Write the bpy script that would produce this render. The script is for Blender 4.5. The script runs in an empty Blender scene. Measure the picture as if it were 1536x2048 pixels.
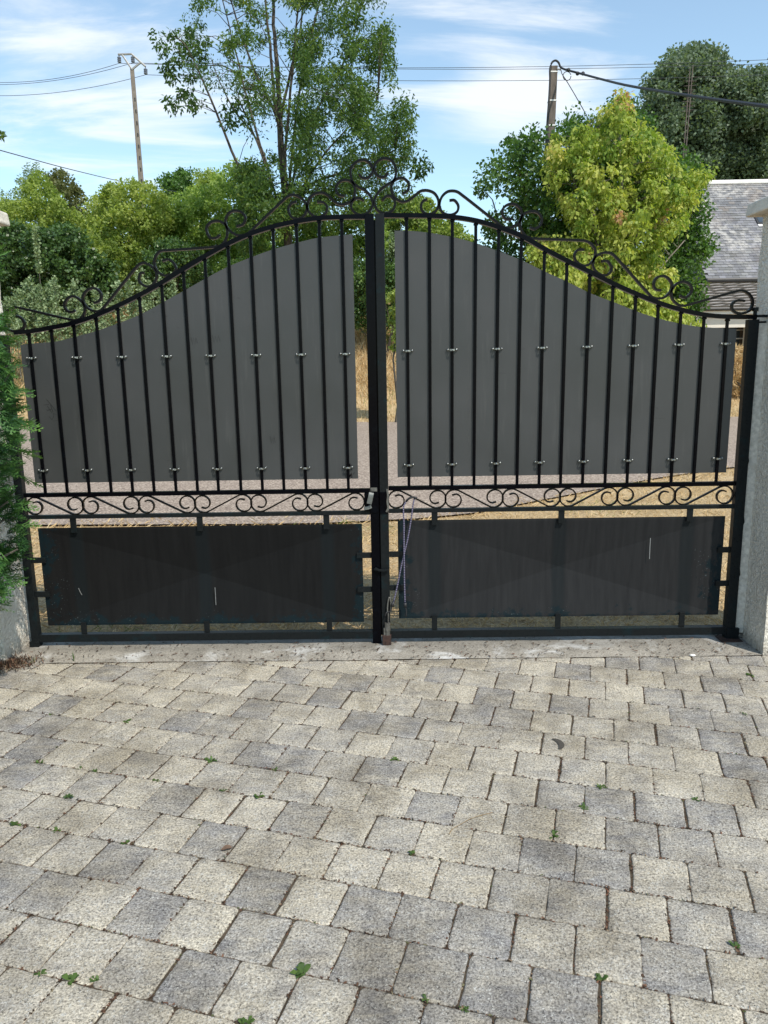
import bpy, math, random
import numpy as np
from mathutils import Vector, Matrix, Euler
R = math.radians
rnd = random.Random(7)
NP = np.random.default_rng(11)
scn = bpy.context.scene
col = scn.collection

# ------------------------------------------------------------------ camera
FPX, PITCH, ROLL, YAW, HC = 1540.0, R(11.4767), R(-0.9432), R(-0.8046), 1.5
_f = Vector((math.sin(YAW)*math.cos(PITCH), math.cos(YAW)*math.cos(PITCH), -math.sin(PITCH)))
_r0 = Vector((math.cos(YAW), -math.sin(YAW), 0)); _u0 = _r0.cross(_f)
CR = math.cos(ROLL)*_r0 + math.sin(ROLL)*_u0
CU = -math.sin(ROLL)*_r0 + math.cos(ROLL)*_u0
cam_d = bpy.data.cameras.new('camera'); cam = bpy.data.objects.new('camera', cam_d); col.objects.link(cam)
cam.matrix_world = Matrix((( CR.x, CU.x, -_f.x, 0), (CR.y, CU.y, -_f.y, 0), (CR.z, CU.z, -_f.z, HC), (0, 0, 0, 1)))
cam_d.sensor_fit = 'VERTICAL'; cam_d.sensor_height = 36; cam_d.lens = FPX/2048*36
cam_d.clip_start = 0.05; cam_d.clip_end = 2000
scn.camera = cam

# ------------------------------------------------------------------ exposure, sky, sun
scn.view_settings.view_transform = 'Standard'; scn.view_settings.look = 'None'
scn.view_settings.gamma = 1; scn.view_settings.use_curve_mapping = False
scn.view_settings.exposure = 0.62
SUN_AZ, SUN_EL = R(-53), R(50)          # azimuth measured from +X towards +Y: right of and behind the camera
sdir = Vector((math.cos(SUN_AZ)*math.cos(SUN_EL), math.sin(SUN_AZ)*math.cos(SUN_EL), math.sin(SUN_EL)))
sl = bpy.data.lights.new('sun', 'SUN'); sl.energy = 3.1; sl.angle = R(0.53); sl.color = (1, 0.925, 0.81)
so = bpy.data.objects.new('sun', sl); col.objects.link(so)
so.rotation_euler = sdir.to_track_quat('Z', 'Y').to_euler(); so.location = (6, -8, 14)
CLOUDS = [((150, 90), 11, 0.26), ((330, 210), 5, 0.20), ((90, 230), 4, 0.10), ((1110, 205), 4, 0.42), ((985, 195), 3, 0.28), ((1000, 60), 4, 0.20), ((860, 40), 4, 0.14)]
def pray(px, py):
    return _f*FPX + CR*(px-768) - CU*(py-1024)
w = bpy.data.worlds.new('World'); scn.world = w; w.use_nodes = True
nt = w.node_tree; nt.nodes.clear()
def N(t, kind, **kw):
    n = t.nodes.new(kind)
    for k, v in kw.items():
        if k.startswith('i_'):
            k = k[2:]; k = int(k) if k.isdigit() else k.replace('_', ' ')
            n.inputs[k].default_value = v
        else: setattr(n, k, v)
    return n
def mth(t, op, a, b=None, c=None, clamp=False):
    n = t.nodes.new('ShaderNodeMath'); n.operation = op; n.use_clamp = clamp
    for i, v in enumerate((a, b, c)):
        if v is None: continue
        if isinstance(v, (int, float)): n.inputs[i].default_value = v
        else: t.links.new(v, n.inputs[i])
    return n.outputs[0]
def vm(t, op, a, b=None):
    n = t.nodes.new('ShaderNodeVectorMath'); n.operation = op
    for i, v in enumerate((a, b)):
        if v is None: continue
        if isinstance(v, (tuple, Vector)): n.inputs[i].default_value = tuple(v)
        else: t.links.new(v, n.inputs[i])
    return n.outputs['Value'] if op in ('DOT_PRODUCT', 'LENGTH', 'DISTANCE') else n.outputs[0]
sky = N(nt, 'ShaderNodeTexSky', sky_type='NISHITA', sun_disc=False, sun_elevation=SUN_EL, sun_rotation=math.pi/2-SUN_AZ, air_density=1.0, dust_density=0.4, ozone_density=1.2)
tc = N(nt, 'ShaderNodeTexCoord')
d = tc.outputs['Generated']
sp = N(nt, 'ShaderNodeSeparateXYZ'); nt.links.new(d, sp.inputs[0])
zz = mth(nt, 'MAXIMUM', sp.outputs[2], 0.0)
den = mth(nt, 'ADD', zz, 0.22)
cmb = N(nt, 'ShaderNodeCombineXYZ')
nt.links.new(mth(nt, 'DIVIDE', sp.outputs[0], den), cmb.inputs[0]); nt.links.new(mth(nt, 'DIVIDE', sp.outputs[1], den), cmb.inputs[1])
mp = N(nt, 'ShaderNodeMapping'); mp.inputs['Scale'].default_value = (0.8, 2.6, 1); mp.inputs['Rotation'].default_value = (0, 0, R(-14)); mp.inputs['Location'].default_value = (3.1, 1.7, 0)
nt.links.new(cmb.outputs[0], mp.inputs[0])
cn = N(nt, 'ShaderNodeTexNoise', i_Scale=1.5, i_Detail=8.0, i_Roughness=0.6, i_Distortion=0.7); nt.links.new(mp.outputs[0], cn.inputs[0])
tot = mth(nt, 'MULTIPLY_ADD', cn.outputs[0], 2.1, -1.13)
for (p, rad, amp) in CLOUDS:
    dv = pray(*p).normalized()
    dot = vm(nt, 'DOT_PRODUCT', d, dv)
    a = mth(nt, 'SUBTRACT', 1.0, dot); a = mth(nt, 'DIVIDE', a, 1-math.cos(R(rad)))
    g = mth(nt, 'POWER', 2.718, mth(nt, 'MULTIPLY', a, -1.0))
    tot = mth(nt, 'ADD', tot, mth(nt, 'MULTIPLY', g, amp))
mr = N(nt, 'ShaderNodeMapRange', interpolation_type='SMOOTHSTEP'); mr.inputs[1].default_value = 0.0; mr.inputs[2].default_value = 0.62; mr.inputs[3].default_value = 0.09; mr.inputs[4].default_value = 0.84
nt.links.new(tot, mr.inputs[0])
b1 = N(nt, 'ShaderNodeBackground', i_Strength=0.135); b2 = N(nt, 'ShaderNodeBackground', i_Strength=0.125)
b2.inputs[0].default_value = (5.7, 5.9, 6.1, 1)
# slightly blue-shifted, deeper sky than raw Nishita near the horizon
sm = N(nt, 'ShaderNodeMix', data_type='RGBA', blend_type='MULTIPLY'); sm.inputs['Factor'].default_value = 1
nt.links.new(sky.outputs[0], sm.inputs['A']); sm.inputs['B'].default_value = (1.0, 1.10, 1.03, 1)
nt.links.new(sm.outputs['Result'], b1.inputs[0])
mx = N(nt, 'ShaderNodeMixShader'); nt.links.new(mr.outputs[0], mx.inputs[0]); nt.links.new(b1.outputs[0], mx.inputs[1]); nt.links.new(b2.outputs[0], mx.inputs[2])
wo = N(nt, 'ShaderNodeOutputWorld'); nt.links.new(mx.outputs[0], wo.inputs[0])

# ------------------------------------------------------------------ helpers
def P(px, py, Y):
    v = pray(px, py); t = Y/v.y
    return Vector((v.x*t, Y, HC+v.z*t))
def G(px, py, z=0.0):
    v = pray(px, py); t = (z-HC)/v.z
    return Vector((v.x*t, v.y*t, z))
D = 3.903                                  # the gate stands in the plane y = D
def gp(px, py, y=D):
    p = P(px, py, y); return (p.x, p.z)
ORG = {}
def link(o, parent=None):
    col.objects.link(o)
    if parent is not None:
        o.parent = parent; ORG[o.name] = ORG[parent.name]
    return o
def tag(o, label=None, cat=None, group=None, kind=None):
    for k, v in (('label', label), ('category', cat), ('group', group), ('kind', kind)):
        if v: o[k] = v
    return o
def thing(name, loc, label, cat, group=None):
    o = bpy.data.objects.new(name, None); o.empty_display_size = 0.2; col.objects.link(o)
    o.location = loc; ORG[o.name] = Vector(loc)
    return tag(o, label, cat, group)
def finish(name, me, mat, parent, origin, smooth):
    if mat is not None: me.materials.append(mat)
    if smooth: me.polygons.foreach_set('use_smooth', [True]*len(me.polygons))
    o = bpy.data.objects.new(name, me); link(o, parent)
    if parent is None:
        o.location = origin; ORG[o.name] = Vector(origin)
    return o
class MB:
    def __init__(s): s.v = []; s.f = []; s.uv = None
    def add(s, vs, fs):
        b = len(s.v); s.v += [tuple(v) for v in vs]; s.f += [tuple(i+b for i in f) for f in fs]
    def box(s, x0, x1, y0, y1, z0, z1):
        s.add([(x0,y0,z0),(x1,y0,z0),(x1,y1,z0),(x0,y1,z0),(x0,y0,z1),(x1,y0,z1),(x1,y1,z1),(x0,y1,z1)],
              [(0,3,2,1),(4,5,6,7),(0,1,5,4),(1,2,6,5),(2,3,7,6),(3,0,4,7)])
    def bar(s, a, b, wx, wy, up=(0,1,0)):
        """rectangular bar from a to b; wx in the direction across, wy along 'up'"""
        a = Vector(a); b = Vector(b); t = (b-a).normalized(); u = Vector(up); u = (u-u.dot(t)*t).normalized(); n = t.cross(u)
        vs = []
        for p in (a, b):
            for (i, j) in ((-1,-1),(1,-1),(1,1),(-1,1)): vs.append(p+n*i*wx/2+u*j*wy/2)
        s.add(vs, [(0,1,2,3),(7,6,5,4),(0,4,5,1),(1,5,6,2),(2,6,7,3),(3,7,4,0)])
    def ribbon(s, pts, th, dp, up=(0,1,0)):
        """flat bar bent along pts (thickness th in the plane, depth dp along up)"""
        pts = [Vector(p) for p in pts]; n = len(pts); u = Vector(up); vs = []; fs = []
        for i, p in enumerate(pts):
            t = (pts[min(i+1, n-1)]-pts[max(i-1, 0)]).normalized(); q = t.cross(u).normalized()
            for (a, b) in ((-1,-1),(1,-1),(1,1),(-1,1)): vs.append(p+q*a*th/2+u*b*dp/2)
        for i in range(n-1):
            for k in range(4): fs.append((4*i+k, 4*i+(k+1)%4, 4*i+4+(k+1)%4, 4*i+4+k))
        fs += [(3,2,1,0), (4*n-4,4*n-3,4*n-2,4*n-1)]
        s.add(vs, fs)
    def tube(s, pts, r, sides=8, r1=None):
        pts = [Vector(p) for p in pts]; n = len(pts); r1 = r if r1 is None else r1; vs = []; fs = []
        ref = Vector((0.31, 0.17, 0.93)); t0 = (pts[-1]-pts[0]).normalized() if (pts[-1]-pts[0]).length > 1e-6 else Vector((0,0,1))
        if abs(t0.dot(ref)) > 0.85: ref = Vector((0.9, 0.35, 0.1))
        for i, p in enumerate(pts):
            t = (pts[min(i+1, n-1)]-pts[max(i-1, 0)]).normalized(); a = t.cross(ref).normalized(); b = t.cross(a)
            rr = r+(r1-r)*i/max(n-1, 1)
            for k in range(sides):
                an = 2*math.pi*k/sides; vs.append(p+(a*math.cos(an)+b*math.sin(an))*rr)
        for i in range(n-1):
            for k in range(sides): fs.append((i*sides+k, i*sides+(k+1)%sides, (i+1)*sides+(k+1)%sides, (i+1)*sides+k))
        fs.append(tuple(range(sides))[::-1]); fs.append(tuple((n-1)*sides+k for k in range(sides)))
        s.add(vs, fs)
    def sphere(s, c, r, sx=8, sz=6, sc=(1,1,1)):
        vs = [(c[0], c[1], c[2]+r*sc[2])]; fs = []
        for j in range(1, sz):
            th = math.pi*j/sz
            for i in range(sx):
                an = 2*math.pi*i/sx; vs.append((c[0]+r*sc[0]*math.sin(th)*math.cos(an), c[1]+r*sc[1]*math.sin(th)*math.sin(an), c[2]+r*sc[2]*math.cos(th)))
        vs.append((c[0], c[1], c[2]-r*sc[2])); L = len(vs)-1
        for i in range(sx): fs.append((0, 1+i, 1+(i+1)%sx)); fs.append((L, L-sx+(i+1)%sx, L-sx+i))
        for j in range(sz-2):
            for i in range(sx):
                a = 1+j*sx+i; b = 1+j*sx+(i+1)%sx; fs.append((a, a+sx, b+sx, b))
        s.add(vs, fs)
    def mesh(s, name, off):
        me = bpy.data.meshes.new(name); o = Vector(off)
        me.from_pydata([tuple(Vector(v)-o) for v in s.v], [], s.f); me.update(); return me
    def build(s, name, mat, parent=None, origin=(0,0,0), smooth=False, bevel=0):
        off = ORG[parent.name] if parent is not None else Vector(origin)
        o = finish(name, s.mesh(name, off), mat, parent, origin, smooth)
        if bevel:
            m = o.modifiers.new('bevel', 'BEVEL'); m.width = bevel; m.segments = 2; m.limit_method = 'ANGLE'
        return o
def np_mesh(name, V, F, mat, parent=None, origin=(0,0,0), tone=None, smooth=False):
    """V (n,3), F (m,k) numpy; tone one value per face"""
    off = np.array(ORG[parent.name] if parent is not None else origin, float)
    me = bpy.data.meshes.new(name); n, (m, k) = len(V), F.shape
    me.vertices.add(n); me.vertices.foreach_set('co', (V-off).astype(np.float32).ravel())
    me.loops.add(m*k); me.loops.foreach_set('vertex_index', F.astype(np.int32).ravel())
    me.polygons.add(m); me.polygons.foreach_set('loop_start', np.arange(0, m*k, k, dtype=np.int32))
    me.update(calc_edges=True)
    if tone is not None:
        at = me.attributes.new('tone', 'FLOAT', 'FACE'); at.data.foreach_set('value', tone.astype(np.float32))
    return finish(name, me, mat, parent, origin, smooth)
def catmull(pts, n=5):
    pts = [Vector(p) for p in pts]; out = []
    for i in range(len(pts)-1):
        p0, p1, p2, p3 = pts[max(i-1, 0)], pts[i], pts[i+1], pts[min(i+2, len(pts)-1)]
        L = (p2-p1).length
        m1 = (p2-p0)*0.5 if i > 0 else (p2-p1); m2 = (p3-p1)*0.5 if i+2 < len(pts) else (p2-p1)
        for m in (m1, m2):                       # keep long straights straight
            pass
        l1 = min(1.0, L/max(m1.length, 1e-6)); l2 = min(1.0, L/max(m2.length, 1e-6))
        m1 = m1.normalized()*min(L, max(m1.length, 0)) if m1.length > 1e-9 else m1
        m2 = m2.normalized()*min(L, max(m2.length, 0)) if m2.length > 1e-9 else m2
        k = n if L < 0.35 else n+2
        for j in range(k):
            t = j/k; t2 = t*t; t3 = t2*t
            out.append(p1*(2*t3-3*t2+1)+m1*(t3-2*t2+t)+p2*(-2*t3+3*t2)+m2*(t3-t2))
    out.append(pts[-1]); return out

# ------------------------------------------------------------------ materials
def newmat(name):
    m = bpy.data.materials.new(name); m.use_nodes = True; t = m.node_tree; t.nodes.clear()
    o = N(t, 'ShaderNodeOutputMaterial'); b = N(t, 'ShaderNodeBsdfPrincipled'); t.links.new(b.outputs[0], o.inputs[0])
    return m, t, b, o
def ramp(t, fac, stops):
    r = N(t, 'ShaderNodeValToRGB'); e = r.color_ramp.elements
    while len(e) < len(stops): e.new(0.5)
    for i, (p, c) in enumerate(stops): e[i].position = p; e[i].color = (*c, 1)
    t.links.new(fac, r.inputs[0]); return r.outputs[0]
def noise(t, vec, scale, detail=4, rough=0.55, dist=0.0):
    n = N(t, 'ShaderNodeTexNoise', i_Scale=scale, i_Detail=float(detail), i_Roughness=rough, i_Distortion=dist); t.links.new(vec, n.inputs[0]); return n.outputs[0]
def vor(t, vec, scale, feature='F1'):
    n = N(t, 'ShaderNodeTexVoronoi', feature=feature, i_Scale=scale); t.links.new(vec, n.inputs[0]); return n
def mixc(t, fac, a, b, mode='MIX'):
    n = N(t, 'ShaderNodeMix', data_type='RGBA', blend_type=mode)
    for k, v in (('Factor', fac), ('A', a), ('B', b)):
        if isinstance(v, (int, float)): n.inputs[k].default_value = v
        elif isinstance(v, tuple): n.inputs[k].default_value = (*v, 1)
        else: t.links.new(v, n.inputs[k])
    return n.outputs['Result']
def step(t, v, a, b):
    n = N(t, 'ShaderNodeMapRange', interpolation_type='SMOOTHSTEP'); n.inputs[1].default_value = a; n.inputs[2].default_value = b
    n.inputs[3].default_value = 0.0; n.inputs[4].default_value = 1.0; t.links.new(v, n.inputs[0]); return n.outputs[0]
def bump(t, b, h, strength, dist):
    n = N(t, 'ShaderNodeBump', i_Strength=strength, i_Distance=dist); t.links.new(h, n.inputs['Height']); t.links.new(n.outputs[0], b.inputs['Normal'])
def pos(t): return N(t, 'ShaderNodeNewGeometry').outputs['Position']
def plain(name, c, rough=0.6, metal=0.0, var=0.25, scale=20, c2=None, bmp=0.0, bsc=60):
    m, t, b, o = newmat(name); p = pos(t); n = noise(t, p, scale, 5)
    c2 = c2 or tuple(x*(1-var) for x in c); c1 = tuple(min(1, x*(1+var*0.5)) for x in c)
    t.links.new(ramp(t, n, [(0.3, c2), (0.7, c1)]), b.inputs['Base Color'])
    b.inputs['Roughness'].default_value = rough; b.inputs['Metallic'].default_value = metal
    if bmp: bump(t, b, noise(t, p, bsc, 4), 1.0, bmp)
    return m
def leafmat(name, stops, trans=0.45, rough=0.5, gloss=0.3, tint=(1.25, 1.3, 0.6)):
    m, t, b, o = newmat(name); a = N(t, 'ShaderNodeAttribute', attribute_name='tone')
    c = ramp(t, a.outputs['Fac'], stops); t.links.new(c, b.inputs['Base Color']); b.inputs['Roughness'].default_value = rough
    b.inputs['Specular IOR Level'].default_value = gloss
    tr = N(t, 'ShaderNodeBsdfTranslucent'); t.links.new(mixc(t, 1.0, c, tint, 'MULTIPLY'), tr.inputs[0])
    mx = N(t, 'ShaderNodeMixShader', i_0=trans); t.links.new(b.outputs[0], mx.inputs[1]); t.links.new(tr.outputs[0], mx.inputs[2]); t.links.new(mx.outputs[0], o.inputs[0])
    return m

def make_stone():
    m, t, b, o = newmat('paving_concrete'); p = pos(t)
    oi = N(t, 'ShaderNodeObjectInfo'); s = N(t, 'ShaderNodeSeparateColor'); t.links.new(oi.outputs['Color'], s.inputs[0])
    sh = N(t, 'ShaderNodeCombineXYZ'); t.links.new(mth(t, 'MULTIPLY', oi.outputs['Random'], 37.0), sh.inputs[2])
    pv = vm(t, 'ADD', p, sh.outputs[0])
    big = noise(t, pv, 9, 4, 0.6)
    mpp = N(t, 'ShaderNodeMapping'); mpp.inputs['Scale'].default_value = (7, 26, 7); mpp.inputs['Rotation'].default_value = (0, 0, R(15.4)); t.links.new(pv, mpp.inputs[0])
    strk = noise(t, mpp.outputs[0], 1.0, 5, 0.65, 0.8)
    f = mth(t, 'ADD', s.outputs[0], mth(t, 'MULTIPLY_ADD', big, 1.5, -0.75)); f = mth(t, 'ADD', f, mth(t, 'MULTIPLY_ADD', strk, 1.5, -0.75), clamp=True)
    c = mixc(t, f, (0.495, 0.452, 0.372), (0.24, 0.233, 0.231))
    fine = noise(t, p, 150, 4, 0.75)
    c = mixc(t, 1.0, c, ramp(t, fine, [(0.32, (0.30, 0.29, 0.28)), (0.68, (1.6, 1.6, 1.58))]), 'MULTIPLY')
    v1 = vor(t, vm(t, 'ADD', p, vm(t, 'SCALE', noise_c(t, p, 220), None)), 120); chip = mth(t, 'MULTIPLY', mth(t, 'SUBTRACT', 1.0, step(t, v1.outputs['Distance'], 0.28, 0.45)), step(t, N_sep(t, v1.outputs['Color'], 0), 0.60, 0.66))
    c = mixc(t, mth(t, 'MULTIPLY', chip, 0.75), c, (0.64, 0.63, 0.59))
    v2 = vor(t, vm(t, 'ADD', p, vm(t, 'SCALE', noise_c(t, p, 150), None)), 125); pore = mth(t, 'MULTIPLY', mth(t, 'SUBTRACT', 1.0, step(t, v2.outputs['Distance'], 0.2, 0.4)), step(t, N_sep(t, v2.outputs['Color'], 1), 0.62, 0.70))
    c = mixc(t, mth(t, 'MULTIPLY', pore, 0.45), c, (0.07, 0.07, 0.065))
    # lichen specks, a few per stone
    jit = vm(t, 'ADD', p, vm(t, 'SCALE', noise_c(t, p, 60), None)); v3 = vor(t, jit, 12.5)
    spot = mth(t, 'MULTIPLY', mth(t, 'SUBTRACT', 1.0, step(t, v3.outputs['Distance'], 0.05, 0.13)), step(t, N_sep(t, v3.outputs['Color'], 2), 0.55, 0.60))
    c = mixc(t, mth(t, 'MULTIPLY', spot, 0.8), c, (0.055, 0.055, 0.05))
    # broad grime
    gr = noise(t, p, 3.4, 6, 0.7, 0.5); c = mixc(t, 1.0, c, ramp(t, gr, [(0.36, (0.66, 0.64, 0.60)), (0.58, (1.04, 1.04, 1.03))]), 'MULTIPLY')
    t.links.new(c, b.inputs['Base Color']); b.inputs['Roughness'].default_value = 0.92; b.inputs['Specular IOR Level'].default_value = 0.2
    h = mth(t, 'ADD', mth(t, 'MULTIPLY', fine, 1.0), mth(t, 'MULTIPLY', chip, 0.35)); h = mth(t, 'SUBTRACT', h, mth(t, 'MULTIPLY', pore, 0.8))
    bump(t, b, h, 0.9, 0.004)
    return m
def N_sep(t, c, i):
    s = N(t, 'ShaderNodeSeparateColor'); t.links.new(c, s.inputs[0]); return s.outputs[i]
def noise_c(t, vec, scale):
    n = N(t, 'ShaderNodeTexNoise', i_Scale=scale, i_Detail=2.0); t.links.new(vec, n.inputs[0])
    s = N(t, 'ShaderNodeVectorMath', operation='SCALE', i_Scale=0.02); t.links.new(n.outputs['Color'], s.inputs[0]); return s.outputs[0]
M = {}
M['stone'] = make_stone()
def ground_mat(name, stops, scale, fine, bmp, rough=0.95, extra=None):
    m, t, b, o = newmat(name); p = pos(t); n = noise(t, p, scale, 6, 0.6)
    c = ramp(t, n, stops); f = noise(t, p, fine, 4, 0.7)
    c = mixc(t, 1.0, c, ramp(t, f, [(0.3, (0.55, 0.55, 0.55)), (0.7, (1.4, 1.4, 1.4))]), 'MULTIPLY')
    if extra: c = extra(t, p, c)
    t.links.new(c, b.inputs['Base Color']); b.inputs['Roughness'].default_value = rough; b.inputs['Specular IOR Level'].default_value = 0.2
    bump(t, b, f, 1.0, bmp); return m
M['bed'] = ground_mat('joint_soil', [(0.3, (0.045, 0.036, 0.026)), (0.55, (0.095, 0.075, 0.052)), (0.75, (0.14, 0.10, 0.07))], 14, 300, 0.004)
def conc_extra(t, p, c):
    n = noise(t, p, 3.2, 6, 0.65, 0.6); c = mixc(t, mth(t, 'MULTIPLY', step(t, n, 0.53, 0.66), 0.85), c, (0.66, 0.66, 0.64))
    s = N(t, 'ShaderNodeSeparateXYZ'); t.links.new(p, s.inputs[0])
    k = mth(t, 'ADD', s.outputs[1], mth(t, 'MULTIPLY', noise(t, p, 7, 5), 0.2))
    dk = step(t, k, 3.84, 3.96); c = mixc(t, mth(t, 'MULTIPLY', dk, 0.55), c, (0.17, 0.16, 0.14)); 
    n2 = noise(t, p, 55, 5, 0.75); return mixc(t, mth(t, 'MULTIPLY', step(t, n2, 0.52, 0.66), 0.55), c, (0.10, 0.085, 0.068))
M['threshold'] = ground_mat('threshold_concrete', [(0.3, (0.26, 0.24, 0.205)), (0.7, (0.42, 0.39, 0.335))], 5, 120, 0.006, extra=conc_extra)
def road_extra(t, p, c):
    v = vor(t, p, 70); k = N_sep(t, v.outputs['Color'], 0)
    c = mixc(t, 0.75, c, ramp(t, k, [(0.0, (0.12, 0.093, 0.072)), (0.45, (0.27, 0.215, 0.17)), (0.8, (0.43, 0.35, 0.28)), (1.0, (0.62, 0.53, 0.42))])); return c
M['road'] = ground_mat('road_chippings', [(0.3, (0.23, 0.18, 0.155)), (0.7, (0.33, 0.265, 0.225))], 1.2, 60, 0.006, extra=road_extra)
def soil_extra(t, p, c):
    sy = N(t, 'ShaderNodeSeparateXYZ'); t.links.new(p, sy.inputs[0])
    gk = mth(t, 'ADD', sy.outputs[1], mth(t, 'MULTIPLY_ADD', noise(t, p, 0.35, 4), 8.0, -4.0)); c = mixc(t, mth(t, 'MULTIPLY', step(t, gk, 25.0, 30.0), 0.85), c, (0.15, 0.19, 0.06))
    n = noise(t, p, 0.9, 4); return mixc(t, mth(t, 'MULTIPLY', step(t, n, 0.55, 0.75), 0.35), c, (0.12, 0.13, 0.05))
M['ground'] = ground_mat('dry_ground', [(0.3, (0.38, 0.27, 0.14)), (0.7, (0.54, 0.41, 0.24))], 2.2, 45, 0.02, extra=soil_extra)
def rough_mat():
    m, t, b, o = newmat('roughcast_render'); p = pos(t)
    g = noise(t, p, 1.7, 5); c = ramp(t, g, [(0.3, (0.72, 0.67, 0.58)), (0.6, (0.86, 0.81, 0.72))])
    f = noise(t, p, 62, 4, 0.6, 0.5); c = mixc(t, 1.0, c, ramp(t, f, [(0.3, (0.82, 0.82, 0.80)), (0.6, (1.05, 1.05, 1.05))]), 'MULTIPLY')
    s = N(t, 'ShaderNodeSeparateXYZ'); t.links.new(p, s.inputs[0])
    z = mth(t, 'ADD', s.outputs[2], mth(t, 'MULTIPLY', noise(t, p, 9, 4), 0.10))
    c = mixc(t, mth(t, 'MULTIPLY', mth(t, 'SUBTRACT', 1.0, step(t, z, 0.05, 0.15)), 0.5), c, (0.22, 0.18, 0.13))
    mq = N(t, 'ShaderNodeMapping'); mq.inputs['Scale'].default_value = (14, 14, 0.9); t.links.new(p, mq.inputs[0])
    dp = noise(t, mq.outputs[0], 1.6, 5, 0.65); c = mixc(t, mth(t, 'MULTIPLY', step(t, dp, 0.54, 0.70), 0.30), c, (0.36, 0.33, 0.27))
    rust = mth(t, 'MULTIPLY', mth(t, 'SUBTRACT', 1.0, step(t, s.outputs[0], -2.10, -2.03)), mth(t, 'SUBTRACT', 1.0, step(t, z, 0.12, 0.22)))
    c = mixc(t, mth(t, 'MULTIPLY', rust, 0.8), c, (0.36, 0.13, 0.05))
    t.links.new(c, b.inputs['Base Color']); b.inputs['Roughness'].default_value = 0.95; b.inputs['Specular IOR Level'].default_value = 0.15
    bump(t, b, f, 1.0, 0.032); return m
M['roughcast'] = rough_mat()
M['cap'] = plain('cap_concrete', (0.60, 0.56, 0.49), 0.9, 0, 0.22, 14, bmp=0.004, bsc=90)
def paint(name, base, edge, rough, amount, dust=0.0, spec=0.25):
    m, t, b, o = newmat(name); p = pos(t)
    n = noise(t, p, 11, 6, 0.65, 0.3); n2 = noise(t, p, 70, 4, 0.7)
    c = mixc(t, mth(t, 'MULTIPLY', step(t, n, 0.55, 0.68), amount), base, edge)
    c = mixc(t, mth(t, 'MULTIPLY', step(t, n2, 0.45, 0.8), dust), c, (0.10, 0.10, 0.095))
    t.links.new(c, b.inputs['Base Color']); t.links.new(ramp(t, n2, [(0.3, (rough*0.8,)*3), (0.7, (min(1, rough*1.3),)*3)]), b.inputs['Roughness'])
    b.inputs['Specular IOR Level'].default_value = spec
    bump(t, b, n2, 0.3, 0.0006); return m
M['black'] = paint('black_gate_paint', (0.0016, 0.0018, 0.0030), (0.003, 0.0045, 0.007), 0.20, 0.5, 0.015, 0.07)
M['frame'] = paint('dark_frame_paint', (0.0085, 0.0105, 0.0115), (0.006, 0.018, 0.022), 0.30, 0.6, 0.05, 0.12)
M['bronze'] = paint('scroll_paint', (0.0045, 0.0042, 0.0042), (0.008, 0.008, 0.009), 0.25, 0.5, 0.04, 0.13)
M['rust'] = plain('rusty_iron', (0.045, 0.022, 0.016), 0.9, 0, 0.6, 60, bmp=0.001, bsc=200)
M['aerial'] = plain('weathered_aerial', (0.13, 0.105, 0.09), 0.8, 0.2, 0.3, 20)
M['nut'] = plain('zinc_nut', (0.34, 0.35, 0.34), 0.32, 1.0, 0.12, 200)
M['handle'] = plain('grey_handle_metal', (0.17, 0.18, 0.17), 0.5, 0.5, 0.2, 60)
M['oldsteel'] = plain('worn_steel', (0.16, 0.155, 0.14), 0.5, 0.6, 0.5, 70)
M['peel'] = plain('peeling_filler', (0.55, 0.53, 0.48), 0.9, 0, 0.3, 60)
def sheet_mat():
    m, t, b, o = newmat('grey_sheet_paint'); p = pos(t)
    n = noise(t, p, 2.2, 4, 0.5); c = ramp(t, n, [(0.3, (0.036, 0.039, 0.040)), (0.7, (0.050, 0.0515, 0.0525))])
    mp = N(t, 'ShaderNodeMapping'); mp.inputs['Scale'].default_value = (5, 5, 26); mp.inputs['Rotation'].default_value = (0, R(35), 0); t.links.new(p, mp.inputs[0])
    sc = noise(t, mp.outputs[0], 2.6, 6, 0.7, 0.5); rg = noise(t, p, 3.1, 2)
    k = mth(t, 'MULTIPLY', step(t, sc, 0.63, 0.70), step(t, rg, 0.52, 0.62))
    c = mixc(t, mth(t, 'MULTIPLY', k, 0.75), c, (0.018, 0.019, 0.020))
    mp2 = N(t, 'ShaderNodeMapping'); mp2.inputs['Scale'].default_value = (16, 1, 1.5); t.links.new(p, mp2.inputs[0])
    dr = noise(t, mp2.outputs[0], 2.2, 6, 0.65); c = mixc(t, mth(t, 'MULTIPLY', step(t, dr, 0.55, 0.72), 0.14), c, (0.115, 0.115, 0.112))
    sp_ = noise(t, p, 55, 2, 0.5); c = mixc(t, mth(t, 'MULTIPLY', step(t, sp_, 0.74, 0.78), 0.6), c, (0.03, 0.03, 0.03))
    t.links.new(c, b.inputs['Base Color']); t.links.new(ramp(t, n, [(0.3, (0.30,)*3), (0.7, (0.46,)*3)]), b.inputs['Roughness']); b.inputs['Specular IOR Level'].default_value = 0.4
    bump(t, b, noise(t, p, 3.0, 2), 0.5, 0.006)
    return m
M['sheet'] = sheet_mat()
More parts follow.
